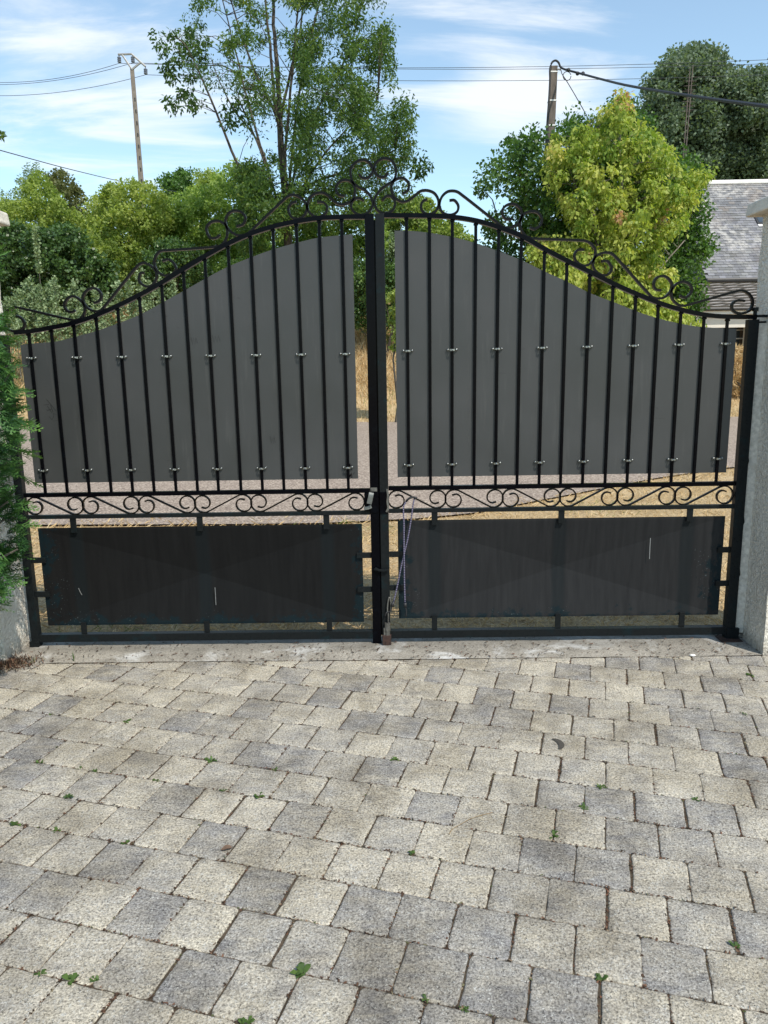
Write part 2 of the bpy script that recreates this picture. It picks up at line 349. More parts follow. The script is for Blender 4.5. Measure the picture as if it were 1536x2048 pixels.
def panel_mat(name, base, bands, x0, x1, z0, z1):
    m, t, b, o = newmat(name); p = pos(t); s = N(t, 'ShaderNodeSeparateXYZ'); t.links.new(p, s.inputs[0]); x, z = s.outputs[0], s.outputs[2]
    mp = N(t, 'ShaderNodeMapping'); mp.inputs['Scale'].default_value = (14, 1, 1.2); t.links.new(p, mp.inputs[0])
    st = noise(t, mp.outputs[0], 3, 5, 0.6)
    c = mixc(t, 1.0, base, ramp(t, st, [(0.3, (0.80, 0.80, 0.81)), (0.7, (1.2, 1.19, 1.18))]), 'MULTIPLY')
    for bx in bands:
        dd = mth(t, 'ABSOLUTE', mth(t, 'SUBTRACT', x, bx)); k = mth(t, 'SUBTRACT', 1.0, step(t, dd, 0.022, 0.045))
        c = mixc(t, mth(t, 'MULTIPLY', k, 0.55), c, (0.008, 0.012, 0.014))
    ex = mth(t, 'MINIMUM', mth(t, 'SUBTRACT', x, x0), mth(t, 'SUBTRACT', x1, x)); ez = mth(t, 'SUBTRACT', z, z0)
    e = mth(t, 'MINIMUM', mth(t, 'MULTIPLY', ex, 0.7), ez)
    w_ = noise(t, p, 16, 7, 0.72); w2 = noise(t, p, 3, 3)
    k = step(t, mth(t, 'SUBTRACT', mth(t, 'ADD', w_, mth(t, 'MULTIPLY', w2, 0.35)), mth(t, 'MULTIPLY', e, 2.6)), 0.60, 0.68)
    c = mixc(t, mth(t, 'MULTIPLY', k, 0.85), c, (0.005, 0.013, 0.017))
    ch = noise(t, p, 130, 2, 0.5); k2 = mth(t, 'MULTIPLY', step(t, ch, 0.70, 0.74), step(t, mth(t, 'SUBTRACT', w2, mth(t, 'MULTIPLY', e, 2.0)), 0.38, 0.5))
    c = mixc(t, mth(t, 'MULTIPLY', k2, 0.5), c, (0.20, 0.25, 0.26))
    t.links.new(c, b.inputs['Base Color']); b.inputs['Roughness'].default_value = 0.5; b.inputs['Specular IOR Level'].default_value = 0.10; return m
def bark(name, a, b_, sc=14):
    m, t, b, o = newmat(name); p = pos(t); mp = N(t, 'ShaderNodeMapping'); mp.inputs['Scale'].default_value = (1, 1, 0.25); t.links.new(p, mp.inputs[0])
    n = noise(t, mp.outputs[0], sc, 6, 0.65); t.links.new(ramp(t, n, [(0.35, a), (0.65, b_)]), b.inputs['Base Color']); b.inputs['Roughness'].default_value = 0.9
    bump(t, b, n, 1.0, 0.02); return m
M['bark'] = bark('dark_bark', (0.035, 0.028, 0.022), (0.11, 0.095, 0.075))
M['pale_bark'] = bark('pale_bark', (0.10, 0.09, 0.07), (0.24, 0.22, 0.18))
M['pole_wood'] = bark('weathered_pole', (0.085, 0.070, 0.058), (0.15, 0.128, 0.11), 10)
M['pole_conc'] = plain('pole_concrete', (0.20, 0.172, 0.145), 0.9, 0, 0.25, 4)
M['galv'] = plain('galvanised_steel', (0.36, 0.36, 0.36), 0.5, 0.4, 0.2, 10)
M['insul'] = plain('insulator_glass', (0.12, 0.13, 0.16), 0.25, 0, 0.2, 30)
M['wire'] = plain('wire_metal', (0.06, 0.065, 0.075), 0.5, 0.3, 0.1, 5)
M['cable'] = plain('black_cable', (0.018, 0.018, 0.020), 0.55, 0, 0.2, 20)
M['band'] = plain('white_band', (0.72, 0.72, 0.70), 0.5, 0, 0.1, 20)
M['white'] = plain('white_paint', (0.74, 0.73, 0.70), 0.6, 0, 0.08, 4)
M['wallw'] = plain('house_wall', (0.66, 0.63, 0.57), 0.9, 0, 0.12, 3)
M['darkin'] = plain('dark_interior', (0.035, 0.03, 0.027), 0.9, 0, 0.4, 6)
M['oldwood'] = plain('old_wood', (0.11, 0.085, 0.065), 0.85, 0, 0.4, 12)
M['gutter'] = plain('dark_gutter', (0.03, 0.03, 0.032), 0.5, 0, 0.2, 10)
M['glass'] = plain('window_glass', (0.05, 0.065, 0.08), 0.06, 0.0, 0.2, 3)
M['tile'] = plain('pinkish_tile', (0.37, 0.345, 0.325), 0.85, 0, 0.3, 7, bmp=0.006, bsc=20)
def slate_mat():
    m, t, b, o = newmat('roof_slate'); oi = N(t, 'ShaderNodeObjectInfo'); p = pos(t); n = noise(t, p, 5, 5, 0.65)
    k = N(t, 'ShaderNodeNewGeometry').outputs['Random Per Island']
    c = ramp(t, k, [(0.0, (0.12, 0.122, 0.13)), (0.5, (0.18, 0.182, 0.19)), (0.85, (0.245, 0.24, 0.238)), (1.0, (0.17, 0.145, 0.125))])
    c = mixc(t, 1.0, c, oi.outputs['Color'], 'MULTIPLY')
    l = noise(t, p, 0.75, 5, 0.6); c = mixc(t, mth(t, 'MULTIPLY', step(t, l, 0.45, 0.62), mth(t, 'MULTIPLY', step(t, n, 0.40, 0.62), 0.75)), c, (0.47, 0.45, 0.42))
    br = noise(t, vm(t, 'ADD', p, (5, 3, 1)), 0.6, 4, 0.6); c = mixc(t, mth(t, 'MULTIPLY', step(t, br, 0.55, 0.7), 0.5), c, (0.17, 0.13, 0.105))
    t.links.new(c, b.inputs['Base Color']); b.inputs['Roughness'].default_value = 0.6; bump(t, b, n, 0.6, 0.01); return m
M['slate'] = slate_mat()
def rope_mat(c1, c2):
    m, t, b, o = newmat('braided_rope'); p = pos(t); wv = N(t, 'ShaderNodeTexWave', wave_type='BANDS', bands_direction='Z', i_Scale=34.0, i_Distortion=0.6); t.links.new(p, wv.inputs[0])
    t.links.new(ramp(t, wv.outputs['Fac'], [(0.42, c1), (0.58, c2)]), b.inputs['Base Color']); b.inputs['Roughness'].default_value = 0.8; return m
M['rope'] = rope_mat((0.022, 0.016, 0.06), (0.19, 0.175, 0.24))
M['ink'] = plain('marker_ink', (0.012, 0.012, 0.013), 0.6, 0, 0.1, 30)
M['scratch'] = plain('bare_scratch', (0.22, 0.23, 0.23), 0.5, 0, 0.2, 60)
M['stain'] = plain('damp_stain', (0.060, 0.054, 0.044), 0.9, 0, 0.3, 60)
# foliage
M['ash'] = leafmat('ash_leaves', [(0.0, (0.040, 0.082, 0.032)), (0.5, (0.080, 0.150, 0.042)), (0.85, (0.155, 0.235, 0.055)), (1.0, (0.28, 0.31, 0.07))], 0.5)
M['yellow'] = leafmat('yellowing_leaves', [(0.0, (0.09, 0.17, 0.03)), (0.25, (0.20, 0.30, 0.05)), (0.6, (0.40, 0.46, 0.10)), (0.9, (0.57, 0.57, 0.17)), (1.0, (0.48, 0.29, 0.17))], 0.45)
M['green'] = leafmat('hornbeam_leaves', [(0.0, (0.035, 0.085, 0.022)), (0.6, (0.085, 0.175, 0.038)), (1.0, (0.18, 0.30, 0.055))], 0.4, gloss=0.4)
M['poplar'] = leafmat('poplar_leaves', [(0.0, (0.08, 0.115, 0.075)), (0.6, (0.15, 0.205, 0.135)), (0.88, (0.23, 0.30, 0.20)), (1.0, (0.36, 0.43, 0.33))], 0.35)
M['bushy'] = leafmat('yellow_green_leaves', [(0.0, (0.12, 0.18, 0.04)), (0.5, (0.25, 0.33, 0.075)), (1.0, (0.44, 0.50, 0.14))], 0.45)
M['bushb'] = leafmat('bright_green_leaves', [(0.0, (0.12, 0.20, 0.045)), (0.5, (0.24, 0.35, 0.08)), (1.0, (0.40, 0.50, 0.14))], 0.45)
M['bushd'] = leafmat('dark_green_leaves', [(0.0, (0.030, 0.065, 0.022)), (0.55, (0.070, 0.135, 0.040)), (0.9, (0.15, 0.25, 0.06)), (1.0, (0.28, 0.36, 0.09))], 0.3, 0.38, 0.5)
M['brown'] = leafmat('olive_brown_leaves', [(0.0, (0.07, 0.085, 0.030)), (0.6, (0.13, 0.145, 0.055)), (1.0, (0.21, 0.21, 0.09))], 0.35)
M['silver'] = leafmat('silver_leaves', [(0.0, (0.11, 0.17, 0.08)), (0.5, (0.21, 0.29, 0.15)), (1.0, (0.40, 0.47, 0.28))], 0.25)
M['conifer'] = leafmat('conifer_sprays', [(0.0, (0.020, 0.060, 0.020)), (0.5, (0.060, 0.155, 0.040)), (1.0, (0.15, 0.28, 0.065))], 0.25, 0.5)
M['weed'] = leafmat('weed_leaves', [(0.0, (0.035, 0.075, 0.022)), (1.0, (0.11, 0.18, 0.045))], 0.35)
M['straw'] = leafmat('dry_grass', [(0.0, (0.32, 0.22, 0.11)), (0.5, (0.60, 0.44, 0.23)), (0.9, (0.74, 0.61, 0.39)), (1.0, (0.20, 0.23, 0.07))], 0.3, 0.8, 0.15, (1.1, 1.0, 0.8))
M['litter'] = leafmat('joint_litter', [(0.0, (0.035, 0.026, 0.018)), (0.55, (0.085, 0.052, 0.035)), (0.8, (0.15, 0.075, 0.048)), (0.93, (0.24, 0.19, 0.13)), (1.0, (0.05, 0.08, 0.02))], 0.0, 0.9, 0.1)

# ------------------------------------------------------------------ ground, road
PROF = ([0, 18.6, 20, 22, 25, 30, 45, 80, 200, 1500], [0, 0, 0.22, 0.85, 2.15, 3.9, 6.3, 8.0, 9.0, 9.0])
PROF_R = ([0, 18.6, 20, 22, 25, 40, 1500], [0, 0, 0.2, 0.75, 1.25, 1.5, 2.0])
def hgt(x, y):
    a = np.interp(y, *PROF); b = np.interp(y, *PROF_R); k = np.clip((x-3.0)/5.0, 0, 1)
    h = a*(1-k)+b*k
    return h+np.clip((y-18.6)/6, 0, 1)*0.12*(np.sin(x*1.3+y*0.7)+np.sin(x*0.6-y*1.1+1))
def hz(x, y): return float(hgt(np.array(float(x)), np.array(float(y))))
def grid(xs, ys):
    X, Y = np.meshgrid(xs, ys); V = np.stack([X.ravel(), Y.ravel(), np.zeros(X.size)], 1)
    nx = len(xs); i, j = np.meshgrid(np.arange(nx-1), np.arange(len(ys)-1)); a = (j*nx+i).ravel()
    return V, np.stack([a, a+1, a+1+nx, a+nx], 1)
xs = np.concatenate([[-900, -400, -150, -80], np.arange(-40, 41, 0.8), [80, 150, 400, 900]])
ys = np.concatenate([[-60, -20, -5, 0, 4, 8, 12, 15], np.arange(16, 48, 0.7), [55, 65, 80, 110, 160, 250, 500, 1200]])
V, F = grid(xs, ys); V[:, 2] = hgt(V[:, 0], V[:, 1])-0.03
gr = np_mesh('ground', V, F, M['ground'], smooth=True); tag(gr, kind='structure')
# road: near edge flares towards the gate
near = [(-30, 7.3), (-12, 7.1), (-3.3, 7.03), (-1.6, 7.0), (-0.7, 6.95), (0.2, 7.08), (0.78, 7.36), (1.5, 7.9), (2.3, 8.6), (3.2, 9.3), (4.3, 10.0), (6.5, 10.9), (12, 12.2), (34, 13.4)]
vs = []; fs = []
for i, (x, y) in enumerate(near):
    yf = 18.0+0.06*abs(x) if x < 0 else 17.9
    vs += [(x, y+0.03*math.sin(5*x), -0.008), (x, yf, -0.008)]
    if i: fs.append((2*i-2, 2*i, 2*i+1, 2*i-1))
mb = MB(); mb.add(vs, fs); rd = mb.build('road', M['road']); tag(rd, kind='structure')

# ------------------------------------------------------------------ paving
YT = 3.655                                 # front edge of the concrete threshold
bed = MB(); bed.box(-4.2, 4.2, -3.0, YT, -0.06, -0.0045)
pav = bed.build('paving', M['bed'], origin=(0, 0, 0)); tag(pav, kind='structure')
th = MB()
V, F = grid(np.linspace(-2.6, 2.6, 60), np.linspace(YT+0.004, 4.03, 12))
V[:, 2] = -0.002+NP.normal(0, 0.0015, len(V)); V[V[:, 1] > 4.02, 2] = -0.05
tobj = np_mesh('threshold', V, F, M['threshold'], smooth=True); tag(tobj, kind='structure')
TH = R(-15.4); UX, WX = Vector((math.cos(TH), math.sin(TH))), Vector((-math.sin(TH), math.cos(TH)))
def uw(p): return (p.x*UX.x+p.y*UX.y, p.x*WX.x+p.y*WX.y)
def wk(k): return 1.521+0.171*k+0.0007*k*k
DARK = [(16,1763,.8),(241,1717,.9),(293,1826,.9),(383,1954,1),(391,1675,.8),(104,1777,.6),(424,1675,.8),(511,1777,1),(727,1810,1),(533,1867,.7),(421,1954,.9),(588,1645,.8),(749,1913,.6),(785,1826,.8),(763,2004,.6),
 (1096,1714,.9),(842,1826,.85),(951,1853,.95),(875,1935,.9),(998,1954,1),(1124,1979,.75),(897,2023,.8),(1033,2036,.9),(1253,1675,.8),(1206,1733,.7),(1329,1922,1),(1499,1850,.85),(1362,1681,.5),(1280,1712,.45),(1157,2004,.9),(1390,1654,.8),
 (130,1451,1),(104,1498,.95),(20,1430,.9),(148,1407,.8),(229,1340,.8),(357,1436,.7),(31,1540,.85),(325,1589,.6),(39,1358,.8),(492,1407,.8),(497,1503,.8),(578,1511,.9),(635,1384,.8),(711,1433,.7),(562,1342,.6),(685,1355,.6),(739,1540,.75),(601,1634,.7),
 (873,1345,.8),(966,1387,.8),(995,1429,.6),(1125,1403,.7),(1130,1340,.8),(794,1445,.6),(857,1609,.6),(1096,1584,.6),(920,1420,.55),(1241,1324,.7),(1312,1328,.8),(1430,1370,.8),(1317,1395,.6),(1367,1437,.8),(1455,1445,.6),(1426,1479,.9),(1485,1534,1),(1199,1601,.7),(1300,1613,.8),(1401,1626,.7),(1241,1643,.7),(1522,1328,.7)]
DK = [(*uw(G(a, b)), c) for a, b, c in DARK]
stones = []
for k in range(-7, 17):
    off = (0.13 if k % 2 == 0 else 0.042)+rnd.uniform(-0.012, 0.012)+(0.03 if k == 9 else 0)
    pw = 0.1605+max(0, k-4)*0.0006
    for j in range(-22, 20):
        u0 = off+j*pw+rnd.uniform(-0.003, 0.003); u1 = off+(j+1)*pw+rnd.uniform(-0.003, 0.003)
        stones.append((u0+0.0009, u1-0.0009, wk(k)-(wk(k+1)-wk(k))+0.0010, wk(k)-0.0010))
def clip(poly, ymax):
    out = []
    for i in range(len(poly)):
        a, b = poly[i], poly[(i+1) % len(poly)]
        if a[1] <= ymax: out.append(a)
        if (a[1] <= ymax) != (b[1] <= ymax):
            t = (ymax-a[1])/(b[1]-a[1]); out.append((a[0]+(b[0]-a[0])*t, ymax))
    return out
def area(p): return 0.5*abs(sum(p[i][0]*p[(i+1) % len(p)][1]-p[(i+1) % len(p)][0]*p[i][1] for i in range(len(p))))
def projpx(p):
    v = Vector(p)-Vector((0, 0, HC)); z = v.dot(_f)
    return (768+FPX*v.dot(CR)/z, 1024-FPX*v.dot(CU)/z, z) if z > 0.2 else (9999, 9999, 1)
rest = MB(); cand = []
for (u0, u1, w0, w1) in stones:
    q = [(u*UX.x+w_*WX.x, u*UX.y+w_*WX.y) for u, w_ in ((u0, w0), (u1, w0), (u1, w1), (u0, w1))]
    if max(p[1] for p in q) < -0.6: continue
    q = clip(q, YT-0.003)
    if len(q) < 3 or area(q) < 0.0012: continue
    cx = sum(p[0] for p in q)/len(q); cy = sum(p[1] for p in q)/len(q)
    if not -2.9 < cx < 2.9: continue
    vis = any(-6 < projpx((*p, 0))[0] < 1542 and projpx((*p, 0))[1] < 2056 for p in q)
    cand.append((q, cx, cy, vis, (0.5*(u0+u1), 0.5*(w0+w1))))
cand.sort(key=lambda c: (not c[3], c[2]))
def stone_geo(q, cx, cy, loc):
    """rounded outline, worn arris, slightly humped top"""
    n = len(q); ring = []; lum = rnd.uniform(-0.0015, 0.0012); tx, ty = rnd.uniform(-0.009, 0.009), rnd.uniform(-0.009, 0.009)
    for i in range(n):
        a, b, c = q[i-1], q[i], q[(i+1) % n]
        la = math.hypot(a[0]-b[0], a[1]-b[1]); lc = math.hypot(c[0]-b[0], c[1]-b[1]); r = min(0.013*rnd.uniform(0.6, 1.5), la*0.3, lc*0.3)
        p0 = (b[0]+(a[0]-b[0])/la*r, b[1]+(a[1]-b[1])/la*r); p2 = (b[0]+(c[0]-b[0])/lc*r, b[1]+(c[1]-b[1])/lc*r)
        ring += [p0, ((p0[0]+p2[0]+2*b[0])/4, (p0[1]+p2[1]+2*b[1])/4), p2]
        if lc > 0.07:
            for tt in (0.33, 0.66):
                j = rnd.uniform(-0.0030, 0.0010); nx, ny = (c[1]-b[1])/lc, -(c[0]-b[0])/lc
                ring.append((b[0]+(c[0]-b[0])*tt+nx*j, b[1]+(c[1]-b[1])*tt+ny*j))
    m = len(ring); vs = []
    for (s, z) in ((0, -0.045), (0, -0.0035), (0.0022, -0.0008), (0.006, 0.0), (0.03, 0.0005)):
        for p in ring:
            L = math.hypot(p[0]-cx, p[1]-cy); kx = cx+(p[0]-cx)*(L-s)/L; ky = cy+(p[1]-cy)*(L-s)/L
            zz_ = z+(lum+tx*(kx-cx)+ty*(ky-cy)+(rnd.uniform(-0.0007, 0.0007) if s > 0 else 0) if z > -0.04 else 0)
            vs.append((kx-loc[0], ky-loc[1], zz_))
    vs.append((cx-loc[0], cy-loc[1], lum+0.001)); fs = []
    for l in range(4):
        for i in range(m): fs.append((l*m+i, l*m+(i+1) % m, (l+1)*m+(i+1) % m, (l+1)*m+i))
    for i in range(m): fs.append((4*m+i, 4*m+(i+1) % m, 5*m))
    return vs, fs
for idx, (q, cx, cy, vis, uv) in enumerate(cand):
    if idx < 300 and vis:
        vs, fs = stone_geo(q, cx, cy, (cx, cy)); me = bpy.data.meshes.new('paving_stone'); me.from_pydata(vs, [], fs); me.materials.append(M['stone'])
        me.polygons.foreach_set('use_smooth', [True]*len(me.polygons)); me.update()
        o = bpy.data.objects.new('paving_stone', me); link(o, pav); o.location = (cx, cy, 0)
        tone = rnd.uniform(0.08, 0.52)
        for (du, dw, dc) in DK:
            if abs(du-uv[0]) < 0.075 and abs(dw-uv[1]) < 0.08: tone = 0.38+0.42*dc
        o.color = (tone, rnd.random(), rnd.random(), 1)
    else:
        vs, fs = stone_geo(q, cx, cy, (0, 0)); rest.add(vs, fs)
if rest.v:
    o = rest.build('paving_stones_beyond', M['stone'], pav, smooth=True); o.color = (0.35, 0.5, 0.5, 1); tag(o, kind='stuff')
# crescent damp mark
c0 = G(1112, 1490); mk = MB(); pts = []
for i in range(13):
    a = R(-70)+R(165)*i/12; w_ = 0.010*math.sin(math.pi*i/12)**0.6+0.002
    for s in (-1, 1): pts.append((c0.x-0.006+(0.026+s*w_)*math.cos(a), c0.y+(0.04+s*w_)*math.sin(a), 0.0042))
mk.add(pts, [(2*i, 2*i+2, 2*i+3, 2*i+1) for i in range(12)]); mk.build('damp_mark', M['stain'], pav)
# litter in the joints
n = 9500; V = []; tone = []
ln = []
for (q, cx, cy, vis, uv) in cand:
    if vis:
        for i in range(len(q)): ln.append((q[i], q[(i+1) % len(q)]))
hot = NP.random(len(ln))**3
pick = NP.choice(len(ln), n, p=(0.15+hot)/(0.15+hot).sum())
for k in pick:
    a, b = ln[k]; t = rnd.random()**(1.7 if hot[k] > 0.4 else 1); x = a[0]+(b[0]-a[0])*t+rnd.gauss(0, 0.0022); y = a[1]+(b[1]-a[1])*t+rnd.gauss(0, 0.0022)
    an = rnd.uniform(0, 6.28); L = rnd.uniform(0.0015, 0.0055); W = rnd.uniform(0.001, 0.0026); z = -0.0045+rnd.random()*0.0065
    c_, s_ = math.cos(an), math.sin(an)
    V += [(x-c_*L-s_*W, y-s_*L+c_*W, z), (x+c_*L-s_*W, y+s_*L+c_*W, z+rnd.uniform(-.001, .002)), (x+c_*L+s_*W, y+s_*L-c_*W, z), (x-c_*L+s_*W, y-s_*L-c_*W, z+rnd.uniform(-.001, .002))]; tone.append(rnd.random())
# scattered bits on the threshold
for k in range(700):
    x = rnd.uniform(-2.1, 1.95); y = YT+abs(rnd.gauss(0, 0.17)) if rnd.random() < 0.55 else rnd.uniform(YT-0.03, D+0.05)
    an = rnd.uniform(0, 6.28); L = rnd.uniform(0.002, 0.011); W = rnd.uniform(0.001, 0.003); z = 0.003+rnd.random()*0.003; c_, s_ = math.cos(an), math.sin(an)
    V += [(x-c_*L-s_*W, y-s_*L+c_*W, z), (x+c_*L-s_*W, y+s_*L+c_*W, z+.003), (x+c_*L+s_*W, y+s_*L-c_*W, z), (x-c_*L+s_*W, y-s_*L-c_*W, z)]; tone.append(rnd.random()*0.8)
V = np.array(V); lit = np_mesh('joint_litter', V, np.arange(len(V)).reshape(-1, 4), M['litter'], tone=np.array(tone)); tag(lit, kind='stuff')

# ------------------------------------------------------------------ grass
def blades(name, xy, z, L, W, lean, tone, mat):
    n = len(xy); an = NP.uniform(0, 2*np.pi, n); tl = np.clip(NP.normal(lean, 0.25, n), 0.05, 1.5)
    dx = np.stack([np.cos(an)*np.sin(tl), np.sin(an)*np.sin(tl), np.cos(tl)], 1)*L[:, None]
    sd = np.stack([-np.sin(an), np.cos(an), np.zeros(n)], 1)*W[:, None]
    b = np.concatenate([xy, z[:, None]], 1)
    mid = b+dx*0.55+np.array([0, 0, 1])*(L*0.08)[:, None]
    V = np.stack([b-sd, b+sd, mid+sd*0.7, b+dx], 1).reshape(-1, 3)
    o = np_mesh(name, V, np.arange(4*n).reshape(-1, 4), mat, tone=tone); return tag(o, kind='stuff')
n = 60000; X = NP.uniform(-5.5, 7.0, n); Yb = 3.98+(NP.random(n)**1.5)*7.4
edge = np.interp(X, [p[0] for p in near], [p[1] for p in near])+NP.normal(0, 0.14, n); ok = Yb < edge; X, Yb = X[ok], Yb[ok]
pn = np.sin(X*2.1+Yb*1.3)+np.sin(X*0.9-Yb*2.7+1.2)+NP.normal(0, 0.6, len(X))
tn = np.where(pn > 2.1, 1.0, np.clip(NP.normal(0.52, 0.22, len(X)), 0, 0.9))
L = NP.uniform(0.03, 0.09, len(X))*np.where(np.abs(Yb-edge[ok]) < 0.25, 1.5, 1)
blades('dry_verge_grass', np.stack([X, Yb], 1), np.full(len(X), -0.03), L, NP.uniform(0.0012, 0.003, len(X)), 1.05, tn, M['straw'])
n = 80000; X = NP.uniform(-22, 16, n); Yb = 17.9+NP.random(n)*10
keep = ~((X > 10.5) & (Yb > 22)); X, Yb = X[keep], Yb[keep]
tall = np.clip((Yb-19.8)/1.5, 0, 1); pn = np.sin(X*0.8+Yb)+np.sin(X*0.37-Yb*0.9)+NP.normal(0, 0.7, len(X))
tn = np.where(pn > 1.9, 1.0, np.clip(NP.normal(0.50, 0.2, len(X)), 0, 0.9))
blades('dry_bank_grass', np.stack([X, Yb], 1), hgt(X, Yb)-0.03, NP.uniform(0.06, 0.16, len(X))+tall*NP.uniform(0.15, 0.45, len(X)), NP.uniform(0.004, 0.009, len(X)), 0.5, tn, M['straw'])

# ------------------------------------------------------------------ pillars
def pillar(name, x0, x1, y0, y1, ztop, label):
    t = thing(name, ((x0+x1)/2, (y0+y1)/2, 0), label, 'gate pillar', 'roughcast pillars either side of the gate')
    b = MB(); nx, nz = 14, 60
    # shaft with a slightly uneven skin
    loop = []
    for i in range(nx): loop.append((x0+(x1-x0)*i/nx, y0))
    for i in range(nx): loop.append((x1, y0+(y1-y0)*i/nx))
    for i in range(nx): loop.append((x1-(x1-x0)*i/nx, y1))
    for i in range(nx): loop.append((x0, y1-(y1-y0)*i/nx))
    m = len(loop); vs = []; fs = []; cx, cy = (x0+x1)/2, (y0+y1)/2
    for j in range(nz+1):
        for p in loop:
            k = 1+rnd.uniform(-0.011, 0.011); vs.append((cx+(p[0]-cx)*k, cy+(p[1]-cy)*k, -0.05+(ztop+0.05)*j/nz))
    for j in range(nz):
        for i in range(m): fs.append((j*m+i, j*m+(i+1) % m, (j+1)*m+(i+1) % m, (j+1)*m+i))
    b.add(vs, fs); b.build('shaft', M['roughcast'], t, smooth=False)
    c = MB(); o = 0.062
    X0, X1, Y0, Y1 = x0-o, x1+o, y0-o, y1+o; z0, z1, z2 = ztop, ztop+0.062, ztop+0.115
    c.add([(X0,Y0,z0),(X1,Y0,z0),(X1,Y1,z0),(X0,Y1,z0),(X0+.006,Y0+.006,z1),(X1-.006,Y0+.006,z1),(X1-.006,Y1-.006,z1),(X0+.006,Y1-.006,z1),(cx-.02,cy-.02,z2),(cx+.02,cy-.02,z2),(cx+.02,cy+.02,z2),(cx-.02,cy+.02,z2)],
          [(0,3,2,1),(0,1,5,4),(1,2,6,5),(2,3,7,6),(3,0,4,7),(4,5,9,8),(5,6,10,9),(6,7,11,10),(7,4,8,11),(8,9,10,11)])
    c.build('cap', M['cap'], t, bevel=0.008)
    return t
zc = P(1492, 398, 3.6).z
pr = pillar('gate_pillar', 1.835, 2.25, 3.66, 4.03, zc, 'white roughcast pillar with flat stone cap on the gate side away from the conifer')
pl = pillar('gate_pillar', -2.40, -1.985, 3.66, 4.03, P(2, 415, 3.6).z, 'white roughcast pillar half hidden behind the dark green conifer')

# ------------------------------------------------------------------ gate
def gv(px, py, y=D): p = P(px, py, y); return p
ARCH_L = [(30,665),(60,663),(95,657),(145,647),(190,632),(240,610),(280,590),(320,568),(360,543),(405,516),(450,491),(496,470),(545,454),(590,444),(637,437),(685,434.5),(736,434)]
ARCH_R = [(762,431),(814,431.5),(857,432),(905,434.5),(953,442),(1000,456),(1047,475),(1092,500),(1138,524),(1187,548),(1231,570),(1277,590),(1320,607),(1367,621),(1410,630),(1455,633.5),(1512,634)]
SH_L = [(41,690),(75,686),(112,683),(149,674),(186,664),(233,648),(281,629),(321.6,607),(369,581),(413,556),(457,533),(505,513.6),(549,498),(596,485),(640,475),(705,468.6)]
SH_R = [(789,461.4),(820,462),(854,465),(904,474),(951,486),(995,502),(1042,520),(1087,542),(1131,562),(1184,588),(1229,605),(1274,623),(1317,637),(1364,648),(1404,654),(1473,657.5)]
TOPS = {
 'L': [[(32,632),(41,635),(49,645),(48,655),(40,661),(25,662),(12,655),(8,643),(12,627),(21,618),(35,615),(145,640),(162,637),(170,622),(166,606),(154,595),(143,593),(133,600),(129,612),(135,622),(144,624),(151,621)],
  [(187.5,606),(197,603),(203,594),(199,582.6),(187.5,576),(174,581),(166,594),(170,610),(182,620),(195,622.6),(205,618),(273,534),(287,526),(305,534),(314,551),(306,569),(293,573),(279,563),(281,547),(289,546)],
  [(325,522),(338,519),(349,529),(352,539),(344,549),(328,551),(315,542),(309,529),(311,514),(320,503),(333,501),(437,493),(450,483),(455,464.5),(450,449),(435,442),(420,446),(413,459),(420,475),(432,476),(440,470)],
  [(473,453),(486,449),(491,437),(485,426),(471,421.5),(457.5,427),(451,444),(457.5,459),(473,470),(490,470),(500,464),(573,395),(586,390),(603,397),(614,412),(610,429),(598,438),(583,434),(577,419),(583,407),(593,403.6)],
  [(634,404),(647,405),(654,414),(652,425.6),(640,434),(627,432),(617,422),(615,410),(623,392),(640,385.6),(654,390),(671,405),(688,409),(705,400),(710,381.6),(705,366),(691,360),(678,365),(672,378),(678,390),(690,392)],
  [(718,349),(725,356),(737,355),(745,344),(742,329),(727,320),(710,326),(701,341),(705,363),(718,375),(733,383),(743,397),(745,412),(735,426),(720,430),(706,422),(702,409),(710,398),(720,397),(728,402)]],
 'R': [[(776,346),(769,354),(757,353),(749,341),(752,326),(767,317),(784,322),(792,341),(788,360),(772,371),(759,382),(750,397),(750,412),(759,424),(772,427),(786,420),(790,405),(782,393),(772,393),(764,402)],
  [(804.5,388),(816,380),(817,366),(804.5,356),(789,361),(782.5,376),(788,393),(799.5,402.5),(813,402.5),(828,393),(840,383),(854,381),(869,387),(877,402),(874,419),(862,428),(848.5,426),(842,415),(845,403.6),(854,398.5)],
  [(899,401),(909,401),(916.6,412),(913.6,424),(901,430),(886,426),(879,412),(883,395),(894,384),(907,382),(918.5,386),(1000,450),(1008,455),(1022,455),(1036,446.6),(1043,432),(1040,417),(1027,408),(1012.6,411),(1004,422),(1008,435),(1016,439),(1025,437)],
  [(1059.6,455),(1069,458),(1080.6,450),(1083,437),(1075.6,425.6),(1062,423),(1048,428),(1040,444),(1042,459),(1052,472.6),(1064.5,477),(1165,481),(1179,485.5),(1190,499),(1188.6,516.5),(1178,529),(1164,531),(1151,521),(1149,509),(1156,500),(1168,499.5)],
  [(1202.5,522.7),(1215,522.7),(1222.7,536.6),(1218,547.5),(1205.6,550.6),(1191.7,543),(1185.5,529),(1190,515),(1202.5,506.6),(1218,505.6),(1229,512),(1301.7,592.4),(1314,597),(1329.6,594),(1342,580),(1342,564.5),(1329.6,552.7),(1314,555),(1307,567.6),(1311,578.5),(1322,580.6)],
  [(1359,592),(1371,595),(1382,584.7),(1380.7,570.7),(1368,563.6),(1354,567),(1342.6,581.6),(1345,598.6),(1357.5,610),(1371,611),(1472,582.5),(1486,581.6),(1500,591),(1505,606),(1498.5,621),(1481.5,627),(1467.5,623),(1463,612.6),(1469,603),(1481.5,601),(1489,602)]]}
